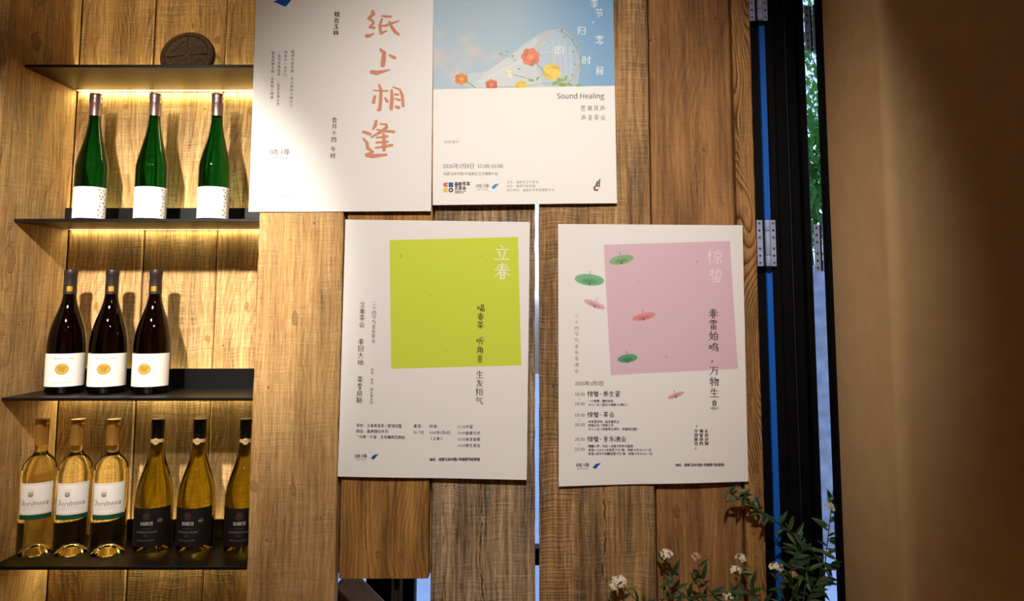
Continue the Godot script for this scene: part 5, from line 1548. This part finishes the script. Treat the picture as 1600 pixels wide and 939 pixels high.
	s.stroke([Vector2(39, 46), Vector2(61, 46)], 0.35, faint, 0.6)
	s.words("SAUVIGNON BLANC", 23, 56, 6.2, faint, "sans", 0.0, 1.0, 0.95)
	s.words("2023", 45, 63.5, 4.4, faint, "sans", 0.0, 0.8)
	s.words("NEW ZEALAND WINE", 28, 74, 4.4, faint, "sans", 0.0, 0.9)
	put("paper_label", patch(0.04335, 0.018, 0.105, 1.27, 0.0, 40), s.material(0.5), b)
	stand(b, [bottle_spot(237.5, 866, -0.15), bottle_spot(304, 866, -0.15), bottle_spot(378, 866, -0.15)], shelf_y[3], [0.18, 0.06, 0.25], ["olive wine bottle with black label beside the clear white wine", "olive wine bottle with black label between two bottles like it", "olive wine bottle with black label half hidden behind the pillar board"])


# ---------- the round plaque on the top shelf ----------

func build_plaque():
	var r := 0.069
	var p := thing("round_plaque", Vector3(at(297, 103, -0.2).x, shelf_y[0], -0.195), "round dark brown carved disc leaning on the top shelf", "plaque")
	var holder := noisy(Color(0.30, 0.215, 0.155), 0.2, 14.0, 0.7, 0.03, 21)
	var tilt := Basis(Vector3.RIGHT, PI / 2 - 0.22)
	var centre := Vector3(0, r * cos(0.22) + 0.002, 0.012)
	var disc := put("disc", lathe([Vector2(0, -0.012), Vector2(r - 0.004, -0.012), Vector2(r, -0.008), Vector2(r, 0.004), Vector2(r - 0.004, 0.008), Vector2(r - 0.011, 0.009), Vector2(r - 0.014, 0.005), Vector2(r - 0.018, 0.004), Vector2(0.03, 0.006), Vector2(0, 0.007)], 56), holder, p)
	disc.transform = Transform3D(tilt, centre)
	for k in 4:
		var bar := put("carved_rib", box(Vector3(0.006, 0.004, -0.0016), Vector3(r - 0.018, 0.0085, 0.0016), 0.0008), holder, p)
		bar.transform = Transform3D(tilt * Basis(Vector3.UP, PI / 2 * k + 0.1), centre)
	for k in 4:
		var st := begin()
		for j in 3:
			var path := []
			for i in 9:
				var a := PI / 2 * k + 0.25 + 1.2 * i / 8.0
				var rad := 0.018 + 0.010 * j + 0.004 * sin(i * 0.9 + j)
				path.append(Vector3(cos(a) * rad, 0.0062, sin(a) * rad))
			add_tube(st, path, 0.0012, 0.0008, 6)
		var vein := put("carved_leaf", st.commit(), holder, p)
		vein.transform = Transform3D(tilt, centre)


# ---------- the flowering shrub in front of the boards ----------

func leaf_mesh() -> Mesh:
	# a narrow pointed leaf along +y, folded at its midrib and bent back at the tip
	var st := begin()
	var n := 5
	var rows := []
	for i in n + 1:
		var t := float(i) / n
		var w := 0.115 * pow(sin(PI * pow(t, 0.8)), 0.9) + 0.004
		var z := -0.22 * t * t
		rows.append([Vector3(-w, t, z + w * 0.35), Vector3(0, t, z), Vector3(w, t, z + w * 0.35)])
	for i in n:
		for k in 2:
			var a: Vector3 = rows[i][k]
			var b: Vector3 = rows[i][k + 1]
			var c: Vector3 = rows[i + 1][k + 1]
			var d: Vector3 = rows[i + 1][k]
			var nn := (c - a).cross(d - b).normalized()
			if nn.z < 0: nn = -nn
			quad(st, a, b, c, d, nn)
	return st.commit()


func flower_head(r: RandomNumberGenerator, size: float, petals: Color, count: int) -> Mesh:
	# a dome of small five-petalled florets
	var st := begin()
	for k in count:
		var a := r.randf() * TAU
		var q := sqrt(r.randf())
		var dirn := Vector3(cos(a) * q, 0.75 * sqrt(1.0 - q * q * 0.9) + 0.1, sin(a) * q)
		var c := dirn * size
		var up := (dirn + Vector3(r.randfn() * 0.25, 0, r.randfn() * 0.25 + 0.3)).normalized()
		var s := up.cross(Vector3(0.2, 0.1, 0.97)).normalized()
		var t := up.cross(s)
		var fs := r.randf_range(0.0030, 0.0042)
		for p in 5:
			var b := TAU * p / 5.0
			var e := s * cos(b) + t * sin(b)
			var g := s * -sin(b) + t * cos(b)
			st.set_color(petals.lightened(r.randf() * 0.1) if r.randf() > 0.12 else Color(0.55, 0.42, 0.22))
			quad(st, c, c + e * fs * 0.6 + g * fs * 0.42 + up * fs * 0.2, c + e * fs * 1.05 + up * fs * 0.12, c + e * fs * 0.6 - g * fs * 0.42 + up * fs * 0.2, up)
		st.set_color(Color(0.62, 0.52, 0.12))
		var h := up * fs * 0.35
		quad(st, c + h + s * fs * 0.25, c + h + t * fs * 0.25, c + h - s * fs * 0.25, c + h - t * fs * 0.25, up)
		st.set_color(Color(0.16, 0.24, 0.08))
		var foot := Vector3(0, -size * 0.5, 0)
		quad(st, c, c + s * 0.0004, foot + s * 0.0006, foot, s.cross(up).normalized())
	return st.commit()


func build_shrub():
	var r := RandomNumberGenerator.new()
	r.seed = 99
	var pot_at := Vector3(at(1200, 900, 0.13).x, 0.0, 0.175)
	var pot := thing("planter", pot_at, "tall dark planter holding the flowering shrub", "planter")
	put("pot", lathe([Vector2(0, 0), Vector2(0.10, 0), Vector2(0.105, 0.01), Vector2(0.13, 0.43), Vector2(0.136, 0.445), Vector2(0.136, 0.46), Vector2(0.122, 0.46), Vector2(0.12, 0.44), Vector2(0, 0.44)], 48), noisy(Color(0.20, 0.17, 0.15), 0.2, 4.0, 0.8, 0.03, 30), pot)
	put("soil", lathe([Vector2(0, 0.43), Vector2(0.119, 0.43), Vector2(0.119, 0.452), Vector2(0, 0.4598)], 32), noisy(Color(0.10, 0.07, 0.05), 0.4, 20.0, 1.0, 0.2, 31), pot)
	var shrub := thing("flowering_shrub", pot_at + Vector3(0, 0.46, 0), "shrub with narrow green leaves and small white flower clusters", "plant")
	var bark := mat(Color(0.24, 0.20, 0.11), 0.8)
	var greens := []
	for c in [Color(0.15, 0.27, 0.13), Color(0.20, 0.33, 0.14), Color(0.11, 0.22, 0.12), Color(0.29, 0.37, 0.13)]:
		var m := mat(c, 0.5)
		m.backlight_enabled = true
		m.backlight = Color(0.10, 0.16, 0.04)
		greens.append(m)
	var blade := leaf_mesh()
	var petal := mat(Color.WHITE, 0.7)
	petal.vertex_color_use_as_albedo = true
	petal.backlight_enabled = true
	petal.backlight = Color(0.2, 0.2, 0.16)
	# stems: pixels of the photograph with a depth, from the pot outwards; then leaves and flower heads
	var stems := [
		{path = [[1252, 960, 0.10], [1262, 890, 0.06], [1243, 838, 0.045], [1205, 808, 0.04], [1165, 785, 0.045], [1137, 768, 0.05]], leaves = 62, from = 0.12, head = []},
		{path = [[1268, 960, 0.06], [1288, 890, 0.01], [1296, 820, 0.0], [1302, 765, 0.0]], leaves = 34, from = 0.2, head = [[1301, 796, 0.004, 0.016, 30, 0]]},
		{path = [[1235, 965, 0.11], [1222, 925, 0.08], [1213, 896, 0.07]], leaves = 10, from = 0.0, head = [[1212, 891, 0.072, 0.016, 34, 0]]},
		{path = [[1205, 965, 0.10], [1172, 918, 0.07], [1155, 885, 0.06]], leaves = 14, from = 0.0, head = [[1157, 874, 0.062, 0.011, 18, 0], [1149, 894, 0.064, 0.013, 22, 0]]},
		{path = [[1150, 965, 0.10], [1105, 920, 0.07], [1089, 880, 0.055]], leaves = 12, from = 0.0, head = [[1088, 873, 0.055, 0.011, 20, 1]]},
		{path = [[1130, 970, 0.10], [1058, 925, 0.06], [1042, 880, 0.045]], leaves = 14, from = 0.1, head = [[1041, 870, 0.045, 0.015, 32, 0]]},
		{path = [[1110, 985, 0.11], [1010, 955, 0.07], [976, 918, 0.05]], leaves = 10, from = 0.2, head = [[968, 912, 0.05, 0.017, 46, 0], [958, 918, 0.052, 0.012, 22, 0]]},
		{path = [[1210, 965, 0.10], [1175, 925, 0.075], [1090, 932, 0.07], [1020, 937, 0.06]], leaves = 22, from = 0.1, head = []},
		{path = [[1245, 975, 0.13], [1268, 925, 0.09], [1285, 895, 0.05], [1312, 870, 0.015]], leaves = 44, from = 0.0, head = []},
		{path = [[1225, 975, 0.14], [1240, 930, 0.11], [1235, 880, 0.09], [1262, 850, 0.07]], leaves = 44, from = 0.0, head = [[1240, 898, 0.092, 0.007, 12, 1]]},
		{path = [[1190, 975, 0.14], [1150, 945, 0.11], [1138, 930, 0.10]], leaves = 14, from = 0.0, head = [[1138, 934, 0.10, 0.010, 16, 0]]}]
	var base := shrub.position
	for s: Dictionary in stems:
		var pts := [Vector3(r.randf_range(-0.03, 0.03), 0.0, r.randf_range(-0.03, 0.03))]
		for q: Array in s.path:
			pts.append(at(q[0], q[1], q[2]) - base)
		var curve := Curve3D.new()
		for i in pts.size():
			var d: Vector3 = (pts[mini(i + 1, pts.size() - 1)] - pts[maxi(i - 1, 0)]) / 6.0
			curve.add_point(pts[i], -d, d)
		var total := curve.get_baked_length()
		var path := []
		for i in 25:
			path.append(curve.sample_baked(total * i / 24.0))
		var stem := put("stem", tube(path, 0.0026, 0.0009, 6), bark, shrub)
		var first := total - (curve.get_baked_length() - curve.get_closest_offset(pts[1]))
		for k in s.leaves:
			var t: float = lerpf(first + (total - first) * s.from, total, (k + r.randf()) / s.leaves)
			var p := curve.sample_baked(t)
			var along := (curve.sample_baked(minf(t + 0.01, total)) - curve.sample_baked(maxf(t - 0.01, 0.0))).normalized()
			var side := Vector3(r.randfn(), r.randfn() * 0.7, r.randfn() * 0.6 + 0.25)
			var dirn := (along * 0.55 + side.normalized()).normalized()
			var face := (Vector3(r.randfn() * 0.4, 0.7, 0.8) + Vector3(-0.2, 0, 0)).normalized()
			var xx := dirn.cross(face).normalized()
			var zz := xx.cross(dirn).normalized()
			var leaf := put("leaf", blade, greens[0 if r.randf() < 0.4 else r.randi() % 4], stem)
			leaf.transform = Transform3D(Basis(xx, dirn, zz) * r.randf_range(0.022, 0.042), p)
		for h: Array in s.head:
			var head := put("flower_head", flower_head(r, h[3], [Color(0.80, 0.74, 0.58), Color(0.42, 0.22, 0.12)][h[5]], h[4]), petal, stem)
			head.position = at(h[0], h[1], h[2]) - base
			head.rotation.x = 0.35
